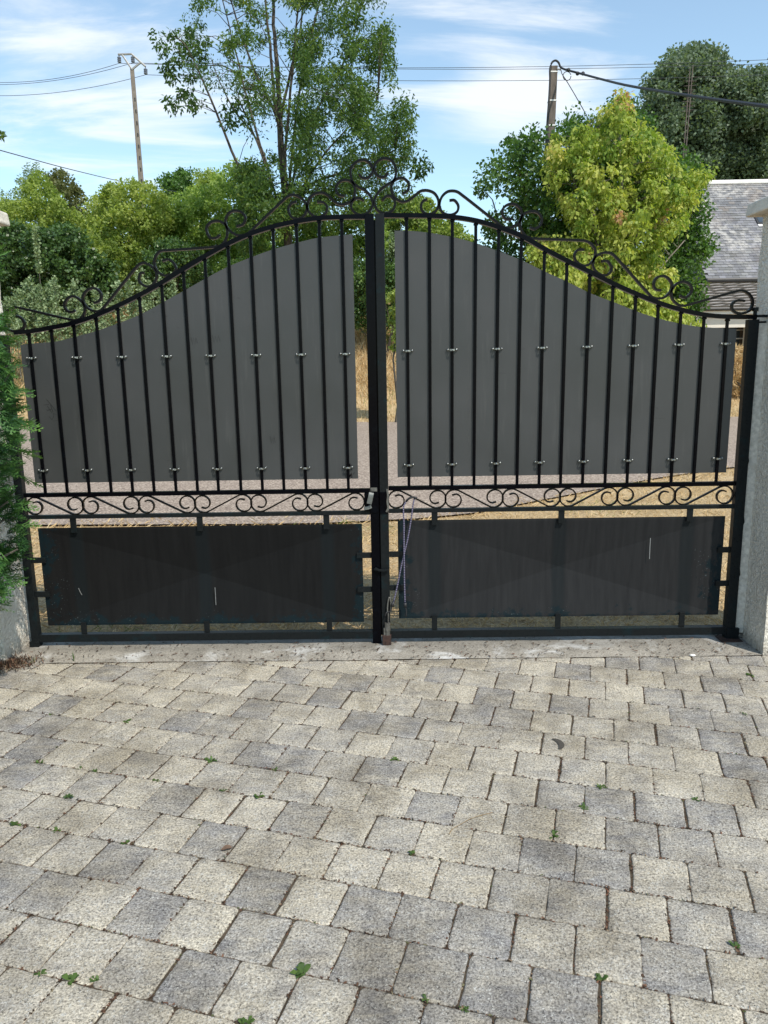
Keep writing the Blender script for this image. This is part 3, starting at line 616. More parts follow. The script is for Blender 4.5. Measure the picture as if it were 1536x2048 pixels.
BARS = {'L': [90,134,178,222,265,308,352,395,437,482,525,568,612,655,697], 'R': [818,861,904,948,991,1034,1078,1121,1165,1210,1254,1298,1342,1387,1432]}
CL_Y = {'L': ((716, 708), (941, 935)), 'R': ((702, 688), (930, 917))}
def interp(pl_, x):
    for (a, b) in zip(pl_, pl_[1:]):
        if a[0] <= x <= b[0]: return a[1]+(b[1]-a[1])*(x-a[0])/(b[0]-a[0])
    return pl_[0][1] if x < pl_[0][0] else pl_[-1][1]
def arch_world(A): return [gv(*p) for p in A]
nut_me = None; strap_me = None
def leaf(side):
    Lf = side == 'L'
    hx = gv(49, 1058).x if Lf else gv(1475, 1030).x          # hinge stile centre
    cxl = gv(748, 920).x if Lf else gv(767.5, 920).x         # meeting stile centre
    t = thing('iron_gate_leaf', (hx, D, 0), 'left leaf of the black iron gate, next to the dark conifer' if Lf else 'right leaf of the black iron gate, with rope and drop bolt',
              'gate leaf', 'two leaves of the double gate')
    zr1 = gv(400, 985.5).z if Lf else gv(1120, 971.5).z; zr2 = gv(400, 1029.5).z if Lf else gv(1120, 1017).z
    A = arch_world(ARCH_L if Lf else ARCH_R); Ap = catmull(A, 4)
    ztop_h = (A[0] if Lf else A[-1]).z; ztop_c = (A[-1] if Lf else A[0]).z
    zb = 0.024; wst = 0.044
    x0, x1 = sorted((hx, cxl))
    def zarch(x):
        for a, b in zip(Ap, Ap[1:]):
            if a.x <= x <= b.x: return a.z+(b.z-a.z)*(x-a.x)/(b.x-a.x+1e-9)
        return Ap[0].z if x < Ap[0].x else Ap[-1].z
    b = MB(); hw = 0.021 if Lf else 0.026
    b.box(hx-hw, hx+hw, D-0.02, D+0.02, 0.005, ztop_h-0.012); b.build('hinge_stile', M['frame'], t, bevel=0.002)
    b = MB(); b.box(cxl-0.023, cxl+0.021, D-0.021, D+0.021, -0.004 if Lf else 0.02, ztop_c+(0.012 if Lf else 0.006)); b.build('meeting_stile', M['black'] if Lf else M['frame'], t, bevel=0.002)
    b = MB(); b.ribbon(Ap, 0.021, 0.026); b.build('arched_top_rail', M['black'], t)
    xa, xb = x0+0.022, x1-0.024
    for nm, z, hgt_, dp, mt in (('upper_middle_rail', zr1, 0.021, 0.026, 'black'), ('lower_middle_rail', zr2, 0.020, 0.026, 'frame')):
        b = MB(); b.box(xa, xb, D-dp/2, D+dp/2, z-hgt_/2, z+hgt_/2); b.build(nm, M[mt], t, bevel=0.0015)
    b = MB(); b.box(xa, xb, D-0.02, D+0.02, zb, zb+0.042); b.build('bottom_rail', M['frame'], t, bevel=0.002)
    # bars and clamps
    first = None
    for i, px in enumerate(BARS[side]):
        x = gv(px, 982 if Lf else 970).x; b = MB()
        zt = zarch(x)-0.009
        b.box(x-0.0075, x+0.0075, D-0.002, D+0.0085, zr1+0.0105, zt); b.box(x-0.011, x+0.011, D-0.0055, D+0.0095, zt-0.012, zt-0.002)
        b.build('bar', M['black'], t, bevel=0.002)
    # sheet
    shp = [gv(*p, D+0.012) for p in (SH_L if Lf else SH_R)]
    xl, xr = shp[0].x, shp[-1].x; zs = (gv(400, 961.5, D+.012).z if Lf else gv(1120, 949.5, D+.012).z)
    top = catmull(shp, 3); vs = []; fs = []
    for p in top: vs += [(p.x, D+0.0095, p.z), (p.x, D+0.0095, zs), (p.x, D+0.0118, p.z), (p.x, D+0.0118, zs)]
    n = len(top)
    for i in range(n-1):
        a, c = 4*i, 4*i+4; fs += [(a+1, c+1, c, a), (a+2, c+2, c+3, a+3), (a, c, c+2, a+2), (a+1, a+3, c+3, c+1)]
    fs += [(0, 2, 3, 1), (4*n-4, 4*n-3, 4*n-1, 4*n-2)]
    b = MB(); b.add(vs, fs); sh = b.build('grey_sheet', M['sheet'], t)
    global nut_me, strap_me
    for i in range(0, 15, 2):
        for (ya, yb) in CL_Y[side]:
            px = BARS[side][i]; py = ya+(yb-ya)*i/14.0
            x = gv(px, 982 if Lf else 970).x; z = gv(px, py).z
            if strap_me is None:
                m_ = MB(); pts = []
                for k in range(9):
                    a = math.pi*k/8; pts.append((-0.0125*math.cos(a), -0.011-0.006*math.sin(a)**0.7 if 0 < k < 8 else 0.004, 0))
                m_.ribbon([(-0.024, 0.0085, 0)]+pts+[(0.024, 0.0085, 0)], 0.0022, 0.009, up=(0, 0, 1)); m_.sphere((0, -0.016, 0), 0.0055, 8, 6)
                strap_me = m_.mesh('clamp', (0, 0, 0)); strap_me.materials.append(M['nut'])
                m_ = MB(); m_.sphere((0, -0.003, 0), 0.0056, 10, 8); m_.tube([(0, 0.003, 0), (0, -0.002, 0)], 0.0064, 6)
                nut_me = m_.mesh('cap_nut', (0, 0, 0)); nut_me.materials.append(M['nut']); nut_me.polygons.foreach_set('use_smooth', [True]*len(nut_me.polygons))
            c = bpy.data.objects.new('clamp', strap_me); link(c, t); c.location = Vector((x, D, z))-ORG[t.name]
            for s in (-1, 1):
                nn = bpy.data.objects.new('cap_nut', nut_me); col.objects.link(nn); nn.parent = c; nn.location = (s*0.0215, 0.004, 0.0015)
    # scrolls on the arch
    for sc in TOPS[side]:
        b = MB(); b.ribbon(catmull([gv(*p) for p in sc], 5), 0.0115, 0.016); b.build('top_scroll', M['bronze'], t)
    # scroll band between the middle rails: six S scrolls, mirrored about the centre
    zlo, zhi = zr2+0.010, zr1-0.0105; h = zhi-zlo; r = h/2*0.97; zm = (zlo+zhi)/2
    ia, ib = xa+0.006, xb-0.010
    if Lf: ib = gv(728, 1005).x
    else: ia = gv(777, 1000).x
    pw = (ib-ia)/6
    for k in range(6):
        xc = ia+pw*(k+0.5); q = pw/2-r+0.002
        pts = []
        # left volute spirals out from its inner end and leaves along the diagonal; the right one is its point reflection
        for i in range(23):
            tt = i/22; an = R(105)-tt*R(405); rr = r*(0.40+0.60*min(1, tt*1.75)**0.8)
            pts.append((-q+rr*math.cos(an)-(0.15*r if tt < 0.02 else 0), rr*math.sin(an)))
        left = pts; right = [(-x, -z) for x, z in reversed(pts)]
        curve = left+right
        m = 1 if k < 3 else -1
        b = MB(); b.ribbon([(xc+m*x, D, zm+z) for x, z in curve], 0.0072, 0.015); b.build('band_scroll', M['bronze'], t)
    # lower panel, pressed as a shallow four-sided pyramid
    if Lf: c4 = [(77,1055),(724,1049),(728,1243),(95,1252)]
    else: c4 = [(795,1040),(1450,1033),(1437,1228),(798,1238)]
    yp = D+0.006; w4 = [gv(*p, yp) for p in c4]
    X0, X1 = (w4[0].x+w4[3].x)/2, (w4[1].x+w4[2].x)/2; Z1, Z0 = (w4[0].z+w4[1].z)/2, (w4[2].z+w4[3].z)/2
    xm, zmid = (X0+X1)/2, (Z0+Z1)/2
    bp = ([147,400,653], [168,414,659], [1120,1188], [1110,1178]) if Lf else ([869,1122,1378], [869,1115,1362], [1108,1175], [1099,1166])
    bands = [gv(p, 1045).x for p in bp[0]]
    pm = panel_mat('pressed_panel_paint', (0.009, 0.0092, 0.0096) if Lf else (0.019, 0.0196, 0.0208), bands, X0, X1, Z0, Z1)  # left base darker: the conifer's dark reflection is put into the colour
    b = MB(); e = 0.03
    for (y, s) in ((yp, 0), (yp+0.0025, 1)):
        v = [(X0, y, Z0), (X1, y, Z0), (X1, y, Z1), (X0, y, Z1), (X0+e, y, Z0+e*0.4), (X1-e, y, Z0+e*0.4), (X1-e, y, Z1-e*0.4), (X0+e, y, Z1-e*0.4), (xm, y+0.036, zmid)]
        f = [(0,1,5,4), (1,2,6,5), (2,3,7,6), (3,0,4,7), (4,5,8), (5,6,8), (6,7,8), (7,4,8)]
        b.add(v, f if s == 0 else [q_[::-1] for q_ in f])
    b.build('pressed_panel', pm, t)
    yb_ = D-0.004
    def brk(x0_, x1_, z0_, z1_):
        b = MB(); b.box(x0_, x1_, yb_-0.005, yb_+0.005, z0_, z1_); b.build('bracket', M['frame'], t, bevel=0.0015)
    for p in bp[0]: x = gv(p, 1045).x; brk(x-0.0155, x+0.0155, Z1-0.024, zr2-0.0101)
    for p in bp[1]: x = gv(p, 1250).x; brk(x-0.0145, x+0.0145, zb+0.0421, Z0+0.020)
    sl_, sr_ = (hx+hw+0.0003, cxl-0.0233) if Lf else (cxl+0.0213, hx-hw-0.0003)
    for p in bp[2]: z = gv(sl_ and (85 if Lf else 790), p).z; brk(sl_, X0+0.030, z-0.015, z+0.015)
    for p in bp[3]: z = gv(735 if Lf else 1450, p).z; brk(X1-0.030, sr_, z-0.015, z+0.015)
    return t, hx, cxl, zr1, zr2
gl = leaf('L'); gR = leaf('R')
TL, TR_ = gl[0], gR[0]
# paint runs: thin bare scratches on the lower panels
def strip(parent, name, pts, wd, mat, y):
    b = MB(); b.ribbon([P(a, c, y) for a, c in pts], wd, 0.0006); b.build(name, mat, parent)
strip(TL, 'scratch_mark', [(430,1175),(431,1190),(432,1210)], 0.0026, M['scratch'], D+0.0035)
strip(TL, 'scratch_mark', [(157,1176),(160,1183),(164,1190)], 0.003, M['scratch'], D+0.0035)
strip(TR_, 'scratch_mark', [(1301,1076),(1300,1092),(1299,1118)], 0.003, M['scratch'], D+0.0035)
# marker writing on the left sheet (lettering lies on its side): T, H, S strokes
ys_ = D+0.0088
for pts in ([(93,799),(101,808),(112,822)], [(87,810),(98,809)], [(93,822),(103,818)], [(94.5,812),(104,826)], [(101,809.5),(106,824)], [(113,829),(107,827),(107.5,832),(104.5,840),(98,833)]):
    strip(TL, 'marker_stroke', pts, 0.0024, M['ink'], ys_)
for (cx_, cy_, k) in ((388, 682, 1), (432, 678, 1.2), (545, 880, 0.8)):
    strip(TL, 'scuff_mark', [(cx_-6*k, cy_-8), (cx_-3*k, cy_+7), (cx_-1*k, cy_-6), (cx_+2*k, cy_+7), (cx_+4*k, cy_-7), (cx_+7*k, cy_+5)], 0.0016, M['ink'], ys_)
b = MB(); b.box(gl[2]-0.005, gR[2]+0.005, D+0.0215, D+0.026, 0.03, gv(745, 434).z-0.01); b.build('cover_strip', M['black'], TL)
# lock, handle, keeper on the meeting stiles
zr1, zr2 = gl[3], gl[4]; cl, cr = gl[2], gR[2]
b = MB(); x0 = gv(729, 1000).x; b.box(x0, cl-0.0235, D-0.024, D+0.02, zr2+0.011, zr1-0.011); b.box(cl-0.0235, cl+0.019, D-0.0265, D-0.0215, zr2+0.002, zr1-0.004); b.build('lock_case', M['black'], TL, bevel=0.002)
b = MB(); hp = [P(743, 985, D-0.045), P(742, 990, D-0.05), P(740, 1000, D-0.05), P(738, 1008, D-0.048)]
b.ribbon(catmull(hp, 4), 0.026, 0.009); b.tube([P(740, 1003, D-0.024), P(740, 1003, D-0.046)], 0.006, 8); b.build('lever_handle', M['handle'], TL, bevel=0.003)
b = MB(); hp = [P(728, 1017, D-0.033), P(735, 1016, D-0.036), P(743, 1013, D-0.034)]; b.ribbon(hp, 0.018, 0.007); b.build('lock_lever', M['handle'], TL, bevel=0.002)
b = MB(); b.box(cr-0.024, cr+0.019, D-0.0265, D-0.0215, zr2-0.002, zr1-0.006); b.build('lock_keeper', M['black'], TR_, bevel=0.0015)
b = MB(); p_ = [P(774.5, 978, D-0.03), P(776, 990, D-0.03), P(775, 1003, D-0.03), P(776.5, 1016, D-0.03), P(773, 1024, D-0.03)]; b.ribbon(p_, 0.010, 0.004); b.build('peeling_edge', M['oldsteel'], TR_)
b = MB(); b.box(cl-0.02, cl+0.014, D-0.0245, D-0.0212, zr1-0.002, zr1+0.018); b.build('worn_patch', M['oldsteel'], TL)
b = MB(); lp = [P(750, 1136, D-0.032), P(757, 1140, D-0.034), P(766, 1141, D-0.036), P(777, 1140, D-0.034)]; b.ribbon(lp, 0.011, 0.012); b.sphere(tuple(P(752, 1139, D-0.030)), 0.011, 8, 6, (1.3, .8, .7)); b.build('swing_latch', M['frame'], TR_, bevel=0.002)
# drop bolt with looped rod, sleeve and rusty foot
b = MB(); yb = D-0.034
rod = [P(776, 1275, yb), P(776.5, 1228, yb), P(775, 1222, yb), P(775.5, 1208, yb), P(778.5, 1194, yb), P(781, 1200, yb), P(782, 1215, yb), P(780, 1224, yb)]
b.tube(catmull(rod, 4), 0.0042, 8); b.build('bolt_rod', M['oldsteel'], TR_, smooth=True)
b = MB(); b.tube([P(775, 1246, yb), P(775, 1262, yb)], 0.0155, 10); b.box(cr-0.014, cr+0.018, D-0.0405, D-0.0213, 0.05, 0.09); b.build('bolt_sleeve', M['oldsteel'], TR_)
b = MB(); b.tube([P(775, 1262, yb), P(774.5, 1289, yb)], 0.0125, 10); b.build('bolt_shank', M['oldsteel'], TR_)
b = MB(); x_ = P(774, 1290, yb).x; b.box(x_-0.022, x_+0.023, D-0.055, D-0.0215, 0.0015, 0.05); b.tube([(x_, yb-0.004, 0.0005), (x_, yb-0.004, 0.018)], 0.020, 10); b.build('bolt_foot', M['rust'], TR_)
# hinge pieces on the right pillar, foot plates
hx = gR[1]; zt = gv(1512, 634).z
b = MB(); b.tube([(hx+0.01, D, zt-0.02), (hx+0.01, D, zt+0.028)], 0.009, 10); b.tube([(hx+0.01, D, zt+0.028), (hx+0.01, D, zt+0.046)], 0.016, 6); b.box(hx-0.012, 1.845, D-0.012, D+0.012, zt-0.002, zt+0.010); b.build('hinge_pin', M['frame'], TR_, bevel=0.001)
b = MB(); b.box(hx-0.02, hx+0.045, D-0.026, D+0.026, 0.002, 0.06); b.build('pivot_block', M['frame'], TR_, bevel=0.002)
b = MB(); b.box(hx-0.06, hx+0.05, D-0.065, D+0.03, -0.001, 0.004); b.build('rusty_plate', M['rust'], TR_)
b = MB(); b.box(gl[1]-0.03, gl[1]+0.02, D-0.026, D+0.026, 0.0, 0.03); b.build('pivot_block', M['frame'], TL, bevel=0.002)
# peeling filler strip between right stile and pillar
vs = []; fs = []; nn = 40
for i in range(nn+1):
    z = 0.03+(zt-0.06)*i/nn; xw = hx+0.026+0.010+0.010*math.sin(i*0.9)+rnd.uniform(-0.006, 0.006); vs += [(xw-0.012, D-0.005, z), (1.848, D-0.016+rnd.uniform(-.003, .003), z)]
    if i: fs.append((2*i-2, 2*i-1, 2*i+1, 2*i))
b = MB(); b.add(vs, fs); b.build('filler_strip', M['peel'], pr)
b = MB(); b.box(hx+0.0265, 1.849, D+0.002, D+0.02, 0.02, zt-0.02); b.build('post_backing', M['frame'], pr)
# rope looped over the scroll, hanging to the drop bolt
rp = thing('bungee_rope', tuple(P(815, 1000, D-0.02)), 'purple and white braided rope looped over the right leaf scrollwork, hanging to the drop bolt', 'rope')
yr = D-0.024
b = MB(); b.tube(catmull([P(829, 996, yr+.006), P(826, 1010, yr), P(822, 1040, yr), P(816, 1075, yr-.004), P(809, 1105, yr-.006), P(801, 1140, yr-.008), P(795, 1170, yr-.01), P(787, 1205, yr-.012)], 5), 0.0038, 8)
b.build('rope_strand', M['rope'], rp, smooth=True)
b = MB(); b.tube(catmull([P(812, 1003, yr+.004), P(807, 1014, yr), P(808, 1050, yr-.006), P(808, 1090, yr-.013), P(808.5, 1130, yr-.013), P(809, 1170, yr-.012), P(810, 1206, yr-.012)], 5), 0.0038, 8)
b.build('rope_strand', M['rope'], rp, smooth=True)
b = MB(); b.tube(catmull([P(812, 1003, yr+.004), P(818, 997, yr-.004), P(826, 994, yr-.004), P(829, 996, yr+.006)], 5), 0.0055, 8); b.sphere(tuple(P(831, 996, yr+.004)), 0.010, 8, 6, (1, .8, .8)); b.build('rope_knot', M['cable'], rp, smooth=True)
b = MB(); b.tube([P(787, 1204, yr-.012), P(784, 1213, yr-.012)], 0.009, 8); b.tube(catmull([P(784, 1212, yr-.012), P(781, 1222, yr-.014), P(773, 1226, yr-.014), P(770, 1232, yr-.014), P(773, 1224, yr-.016)], 4), 0.0035, 6); b.build('rope_hook', M['cable'], rp, smooth=True)
b = MB(); b.tube([P(810, 1206, yr-.012), P(811, 1214, yr-.012)], 0.009, 8); b.tube(catmull([P(811, 1213, yr-.012), P(813, 1224, yr-.012), P(812, 1233, yr-.012)], 4), 0.0035, 6); b.build('rope_hook', M['cable'], rp, smooth=True)

# ------------------------------------------------------------------ foliage builders
def leaf_cloud(name, C, rad, per, L, W, mat, parent=None, origin=(0,0,0), droop=0.4, spread=0.25, tone=None, flat=0.0, outward=0.4, tj=0.45):
    n = len(C); k = np.repeat(np.arange(n), per); m = len(k)
    g = NP.normal(0, 1, (m, 3)); g /= np.linalg.norm(g, axis=1, keepdims=True); rr = NP.random(m)**0.5
    p = C[k]+g*(rad[k]*rr)[:, None]*np.array([1, 1, 1-flat])
    dr = NP.normal(0, 1, (m, 3)); dr /= np.linalg.norm(dr, axis=1, keepdims=True)
    dr = dr+g*outward+np.array([0, 0, -droop]); dr /= np.linalg.norm(dr, axis=1, keepdims=True)
    up = NP.normal(0, 1, (m, 3))+np.array([0, 0, 0.8]); sd = np.cross(dr, up); sd /= np.linalg.norm(sd, axis=1, keepdims=True)+1e-9
    nrm = np.cross(sd, dr)
    ls = (L*NP.uniform(1-spread, 1+spread, m))[:, None]; ws = ls*(W/L)
    mid = p+dr*ls*0.45+nrm*ls*0.10
    V = np.stack([p, mid+sd*ws, p+dr*ls, mid-sd*ws], 1).reshape(-1, 3)
    tn = (tone[k] if tone is not None else 0.5)*(1-tj)+NP.random(m)*tj
    return np_mesh(name, V, np.arange(4*m).reshape(-1, 4), mat, parent, origin, tone=np.clip(tn, 0, 1))
def inside(px, py, poly):
    c = np.zeros(len(px), bool); n = len(poly)
    for i in range(n):
        x1, y1 = poly[i]; x2, y2 = poly[(i+1) % n]
        k = ((y1 > py) != (y2 > py)) & (px < (x2-x1)*(py-y1)/(y2-y1+1e-9)+x1); c ^= k
    return c
def gapn(px, py, sc, ph):
    return (np.sin(px/sc+ph)+np.sin(py/sc*1.3+ph*2.1)+np.sin((px+py)/sc*0.8+ph*3.3)+np.sin((px-1.4*py)/sc*0.6+ph))/4
def crown_pts(poly, Y, thick, n, gap=-9, gs=22, ph=0.0):
    xs_ = [p[0] for p in poly]; ys2 = [p[1] for p in poly]; out = []
    px = NP.uniform(min(xs_), max(xs_), n*8); py = NP.uniform(min(ys2), max(ys2), n*8)
    ok = inside(px, py, poly) & (gapn(px, py, gs, ph) > gap); px, py = px[ok][:n], py[ok][:n]
    cx, cy = np.mean(xs_), np.mean(ys2); hw, hh = (max(xs_)-min(xs_))/2, (max(ys2)-min(ys2))/2
    rho = np.clip(((px-cx)/hw)**2+((py-cy)/hh)**2, 0, 1); yy = Y+thick*np.sqrt(1.05-rho)*NP.uniform(-1, 1, len(px))
    v = (np.array(_f)*FPX)[None]+np.array(CR)[None]*(px-768)[:, None]-np.array(CU)[None]*(py-1024)[:, None]
    t = yy/v[:, 1]; C = v*t[:, None]; C[:, 2] += HC
    return C, px, py
def limbs(name, paths, Y, mat, parent, ydel=0.0, sides=6):
    b = MB(); allp = []
    for i, (pts, ra, rb) in enumerate(paths):
        dy = ydel*rnd.uniform(-1, 1) if i else 0
        w3 = [P(a, c, Y+dy*j/max(1, len(pts)-1)) for j, (a, c) in enumerate(pts)]; w3 = catmull(w3, 3); s = Y/FPX
        for j in range(1, len(w3)-1): w3[j] = w3[j]+Vector((rnd.gauss(0, .4), rnd.gauss(0, .4), 0))*rb*s
        b.tube(w3, ra*s, sides, rb*s); allp += w3
    return b, allp
def twigs(b, anchors, C, r, frac=1.0):
    A = np.array([tuple(a) for a in anchors])
    for c in C:
        if rnd.random() > frac: continue
        d2 = ((A-c)**2).sum(1)+np.where(A[:, 2] > c[2], 3.0, 0); i = int(d2.argmin()); a = A[i]
        m = (a+c)/2+np.array([0, 0, 0.12*np.linalg.norm(c-a)]); b.tube([a, m, c], r, 3, r*0.4)

def shrub(name, poly, Y, thick, n, rad_px, per, L, W, mat, label, cat, group=None, gap=-9, gs=22, droop=0.2, stems=5, flat=0.1, tones=(0.2, 0.9), bark_='bark', outward=0.5):
    C, px, py = crown_pts(poly, Y, thick, n, gap, gs, rnd.uniform(0, 6))
    s = Y/FPX; rad = NP.uniform(0.6, 1.3, len(C))*rad_px*s
    cx = np.mean([p[0] for p in poly]); by = max(p[1] for p in poly); base = P(cx, by, Y); base.z = hz(base.x, Y)
    t = thing(name, tuple(base), label, cat, group)
    tn = NP.uniform(tones[0], tones[1], len(C))
    leaf_cloud('foliage', C, rad, per, L, W, M[mat], t, droop=droop, tone=tn, flat=flat, outward=outward)
    b = MB()
    for i in range(stems):
        c = C[rnd.randrange(len(C))]; a = base+Vector((rnd.uniform(-.3, .3), rnd.uniform(-.3, .3), -0.1)); m = (Vector(a)+Vector(c))/2+Vector((rnd.uniform(-.3, .3), 0, 0))
        b.tube([a, m, c], 0.035, 5, 0.008)
    b.build('stems', M[bark_], t)
    return t

# ------------------------------------------------------------------ ash tree
YA = 25.0
poly = [(392,10),(370,50),(372,95),(395,150),(432,205),(455,215),(470,185),(500,240),(505,265),(528,250),(535,330),(500,345),(470,340),(468,375),(500,410),(560,420),(620,430),(700,425),(790,410),(838,395),(815,340),(828,290),(820,225),(800,190),(795,140),(780,105),(775,60),(755,20),(745,-60),(700,-160),(620,-230),(530,-220),(450,-140),(410,-60)]
p0 = P(572, 520, YA); p0.z = hz(p0.x, YA)
ta = thing('ash_tree', tuple(p0), 'tall airy ash tree with many upright limbs rising behind the middle of the gate', 'tree')
LP = [([(578,600),(575,435),(565,330),(560,240),(555,150),(548,50),(545,-120)], 9, 2),
 ([(575,470),(545,372),(512,262),(490,180),(470,100),(440,-20)], 3.4, 1.1), ([(563,262),(545,215),(500,120),(455,-20)], 3.4, 1.1),
 ([(560,255),(548,190),(540,90),(525,-40)], 4, 1.5), ([(576,440),(570,330),(580,200),(590,80),(605,-60)], 3.6, 1.2), ([(574,420),(585,300),(605,150),(640,0),(660,-80)], 3.2, 1.0),
 ([(577,400),(610,270),(650,190),(700,100),(720,20)], 2.8, .9), ([(578,420),(640,320),(690,262),(755,200)], 2.6, .8), ([(577,430),(620,370),(700,340),(790,300)], 3.5, 1),
 ([(578,455),(640,400),(690,388),(760,368)], 3.5, 1), ([(576,450),(535,400),(500,370),(470,352)], 3.5, 1), ([(577,465),(600,420),(640,408),(700,415)], 3.2, 1),
 ([(560,240),(580,150),(600,60),(610,-40)], 3, 1.2)]
BARE = [([(520,420),(480,340),(440,243),(405,160),(372,92),(345,70)], 3.2, 0.8), ([(545,372),(520,290),(470,222),(440,165),(422,118)], 2.4, 0.6), ([(535,340),(500,250),(480,205),(474,180)], 2.0, 0.8)]
b, anc = limbs('limbs', LP, YA, M['bark'], ta, 1.6)
C, px, py = crown_pts(poly, YA, 3.2, 400, 0.09, 20, 1.3)
twigs(b, anc, C, 0.016, 0.6)
b.build('trunk', M['bark'], ta, smooth=True)
kp = (px > 575) | (NP.random(len(px)) < 0.5); C = C[kp]; rad = NP.uniform(0.22, 0.5, len(C)); tn = NP.uniform(0.05, 0.9, len(C))
leaf_cloud('crown', C, rad, 78, 0.105, 0.020, M['ash'], ta, droop=0.5, tone=tn, outward=0.6)
C4, _, _ = crown_pts([(600,60),(760,20),(795,140),(825,230),(815,340),(760,390),(620,400),(600,250)], YA, 2.6, 150, 0.0, 20, 3.1); leaf_cloud('right_sprays', C4, NP.uniform(0.2, 0.4, len(C4)), 60, 0.125, 0.024, M['ash'], ta, droop=0.6, tone=NP.uniform(0.0, 0.8, len(C4)))
C2, px2, _ = crown_pts(poly, YA, 3.4, 420, 0.02, 17, 4.0); C2 = C2[(px2 > 575) | (NP.random(len(px2)) < 0.55)]; leaf_cloud('outer_sprays', C2, NP.uniform(0.15, 0.3, len(C2)), 45, 0.125, 0.024, M['ash'], ta, droop=0.7, tone=NP.uniform(0.3, 1, len(C2)))
C3, _, _ = crown_pts([(480,345),(520,330),(560,400),(700,415),(830,395),(835,420),(740,425),(640,440),(600,435),(540,520),(500,520),(470,440),(465,380)], YA-1, 2.0, 130, -0.2, 20, 2.0); leaf_cloud('low_sprays', C3, NP.uniform(0.25, 0.45, len(C3)), 80, 0.13, 0.030, M['ash'], ta, droop=0.6, tone=NP.uniform(0.3, 0.9, len(C3)))
# nearly bare stems on the left with thin tufts
b, anc = limbs('bare', BARE, YA-0.8, M['bark'], ta, 0.4)
tuft = [(318,75),(325,95),(345,105),(335,125),(330,140),(345,155),(360,125),(372,110),(390,130),(380,150),(335,200),(345,215),(360,185),(372,180),(382,200),(390,215),(345,70),(400,115),(455,215),(460,235),(470,205),(452,245),(488,240),(500,205),(365,85),(395,95),(378,60),(830,330),(845,320),(850,335),(838,345)]
Ct = np.array([tuple(P(a+rnd.uniform(-4, 4), c+rnd.uniform(-4, 4), YA-0.8+rnd.uniform(-.4, .4))) for a, c in tuft]); twigs(b, anc, Ct, 0.012)
b.build('bare_stems', M['bark'], ta, smooth=True)
leaf_cloud('tufts', Ct, NP.uniform(0.16, 0.3, len(Ct)), 50, 0.15, 0.032, M['ash'], ta, droop=0.8, tone=NP.uniform(0.0, 0.5, len(Ct)))

# ------------------------------------------------------------------ yellowing tree and green tree on the right
YY = 19.5
gp1 = [(955,378),(975,345),(985,330),(1005,320),(1022,290),(1030,272),(1050,285),(1075,272),(1090,300),(1130,290),(1115,262),(1150,232),(1195,245),(1240,205),(1280,230),(1335,300),(1392,330),(1405,430),(1415,490),(1398,560),(1410,600),(1380,650),(1250,660),(1000,640),(960,520),(985,470),(958,440),(972,420)]
gp1b = P(1190, 700, YY+1.2); gp1b.z = hz(gp1b.x, YY+1.2)
tg = thing('green_tree', tuple(gp1b), 'dark green broadleaf tree showing behind and both sides of the yellow one', 'tree')
b, anc = limbs('l', [([(1190,760),(1185,600),(1150,420),(1100,310)], 8, 2), ([(1187,640),(1080,480),(1030,320)], 5, 1.5), ([(1187,620),(1280,450),(1300,280)], 5, 1.5), ([(1188,650),(1330,540),(1390,460)], 5, 1.4), ([(1186,650),(1040,560),(985,400)], 4, 1.2)], YY+1.2, M['bark'], tg, 1.0)
C, px, py = crown_pts(gp1, YY+1.4, 2.0, 720, -0.42, 24, 0.7); twigs(b, anc, C, 0.014, 0.35); b.build('trunk', M['bark'], tg, smooth=True)
leaf_cloud('crown', C, NP.uniform(0.2, 0.42, len(C)), 75, 0.095, 0.036, M['green'], tg, droop=0.3, tone=np.clip(NP.normal(0.4, 0.25, len(C)), 0, 1), outward=0.6)
yp1 = [(1100,310),(1112,268),(1135,285),(1160,235),(1178,262),(1200,195),(1222,240),(1245,185),(1262,240),(1285,250),(1300,265),(1335,285),(1345,330),(1385,345),(1420,340),(1425,355),(1395,395),(1360,420),(1370,450),(1330,470),(1310,500),(1345,520),(1350,600),(1385,640),(1330,655),(1280,625),(1220,590),(1160,560),(1100,520),(1065,500),(1080,475),(1130,480),(1130,430),(1115,390),(1095,340)]
ypb = P(1215, 720, YY-0.6); ypb.z = hz(ypb.x, YY-0.6)
tb = thing('yellowing_tree', tuple(ypb), 'multi-stemmed tree with bright yellow-green drooping leaves beyond the right leaf', 'tree')
b, anc = limbs('l', [([(1215,780),(1212,560),(1190,440),(1165,350),(1160,280)], 5, 1.3), ([(1213,620),(1235,480),(1245,400),(1240,300)], 4, 1.2), ([(1214,640),(1270,480),(1300,350)], 4, 1.2), ([(1213,600),(1180,420),(1150,370)], 3, 1), ([(1214,660),(1300,560),(1370,480)], 3.5, 1), ([(1214,660),(1130,570),(1090,510)], 3.5, 1)], YY-0.6, M['pale_bark'], tb, 0.8)
C, px, py = crown_pts(yp1, YY-0.6, 1.6, 640, -0.22, 11, 2.4); twigs(b, anc, C, 0.010, 0.35); b.build('stems', M['pale_bark'], tb, smooth=True)
tn = np.clip(NP.normal(0.5, 0.26, len(C)), 0, 0.93); tn[NP.random(len(C)) < 0.014] = 1.2; tn = np.where(py > 470, tn+0.06, tn)
leaf_cloud('crown', C, NP.uniform(0.12, 0.28, len(C)), 62, 0.095, 0.028, M['yellow'], tb, droop=1.1, spread=0.5, tone=tn, outward=0.35, tj=0.3)
C, px, py = crown_pts([(1060,500),(1140,480),(1230,560),(1330,600),(1390,640),(1400,660),(1250,640),(1100,560)], YY-1.6, 0.7, 130, -0.5, 30, 2.4)
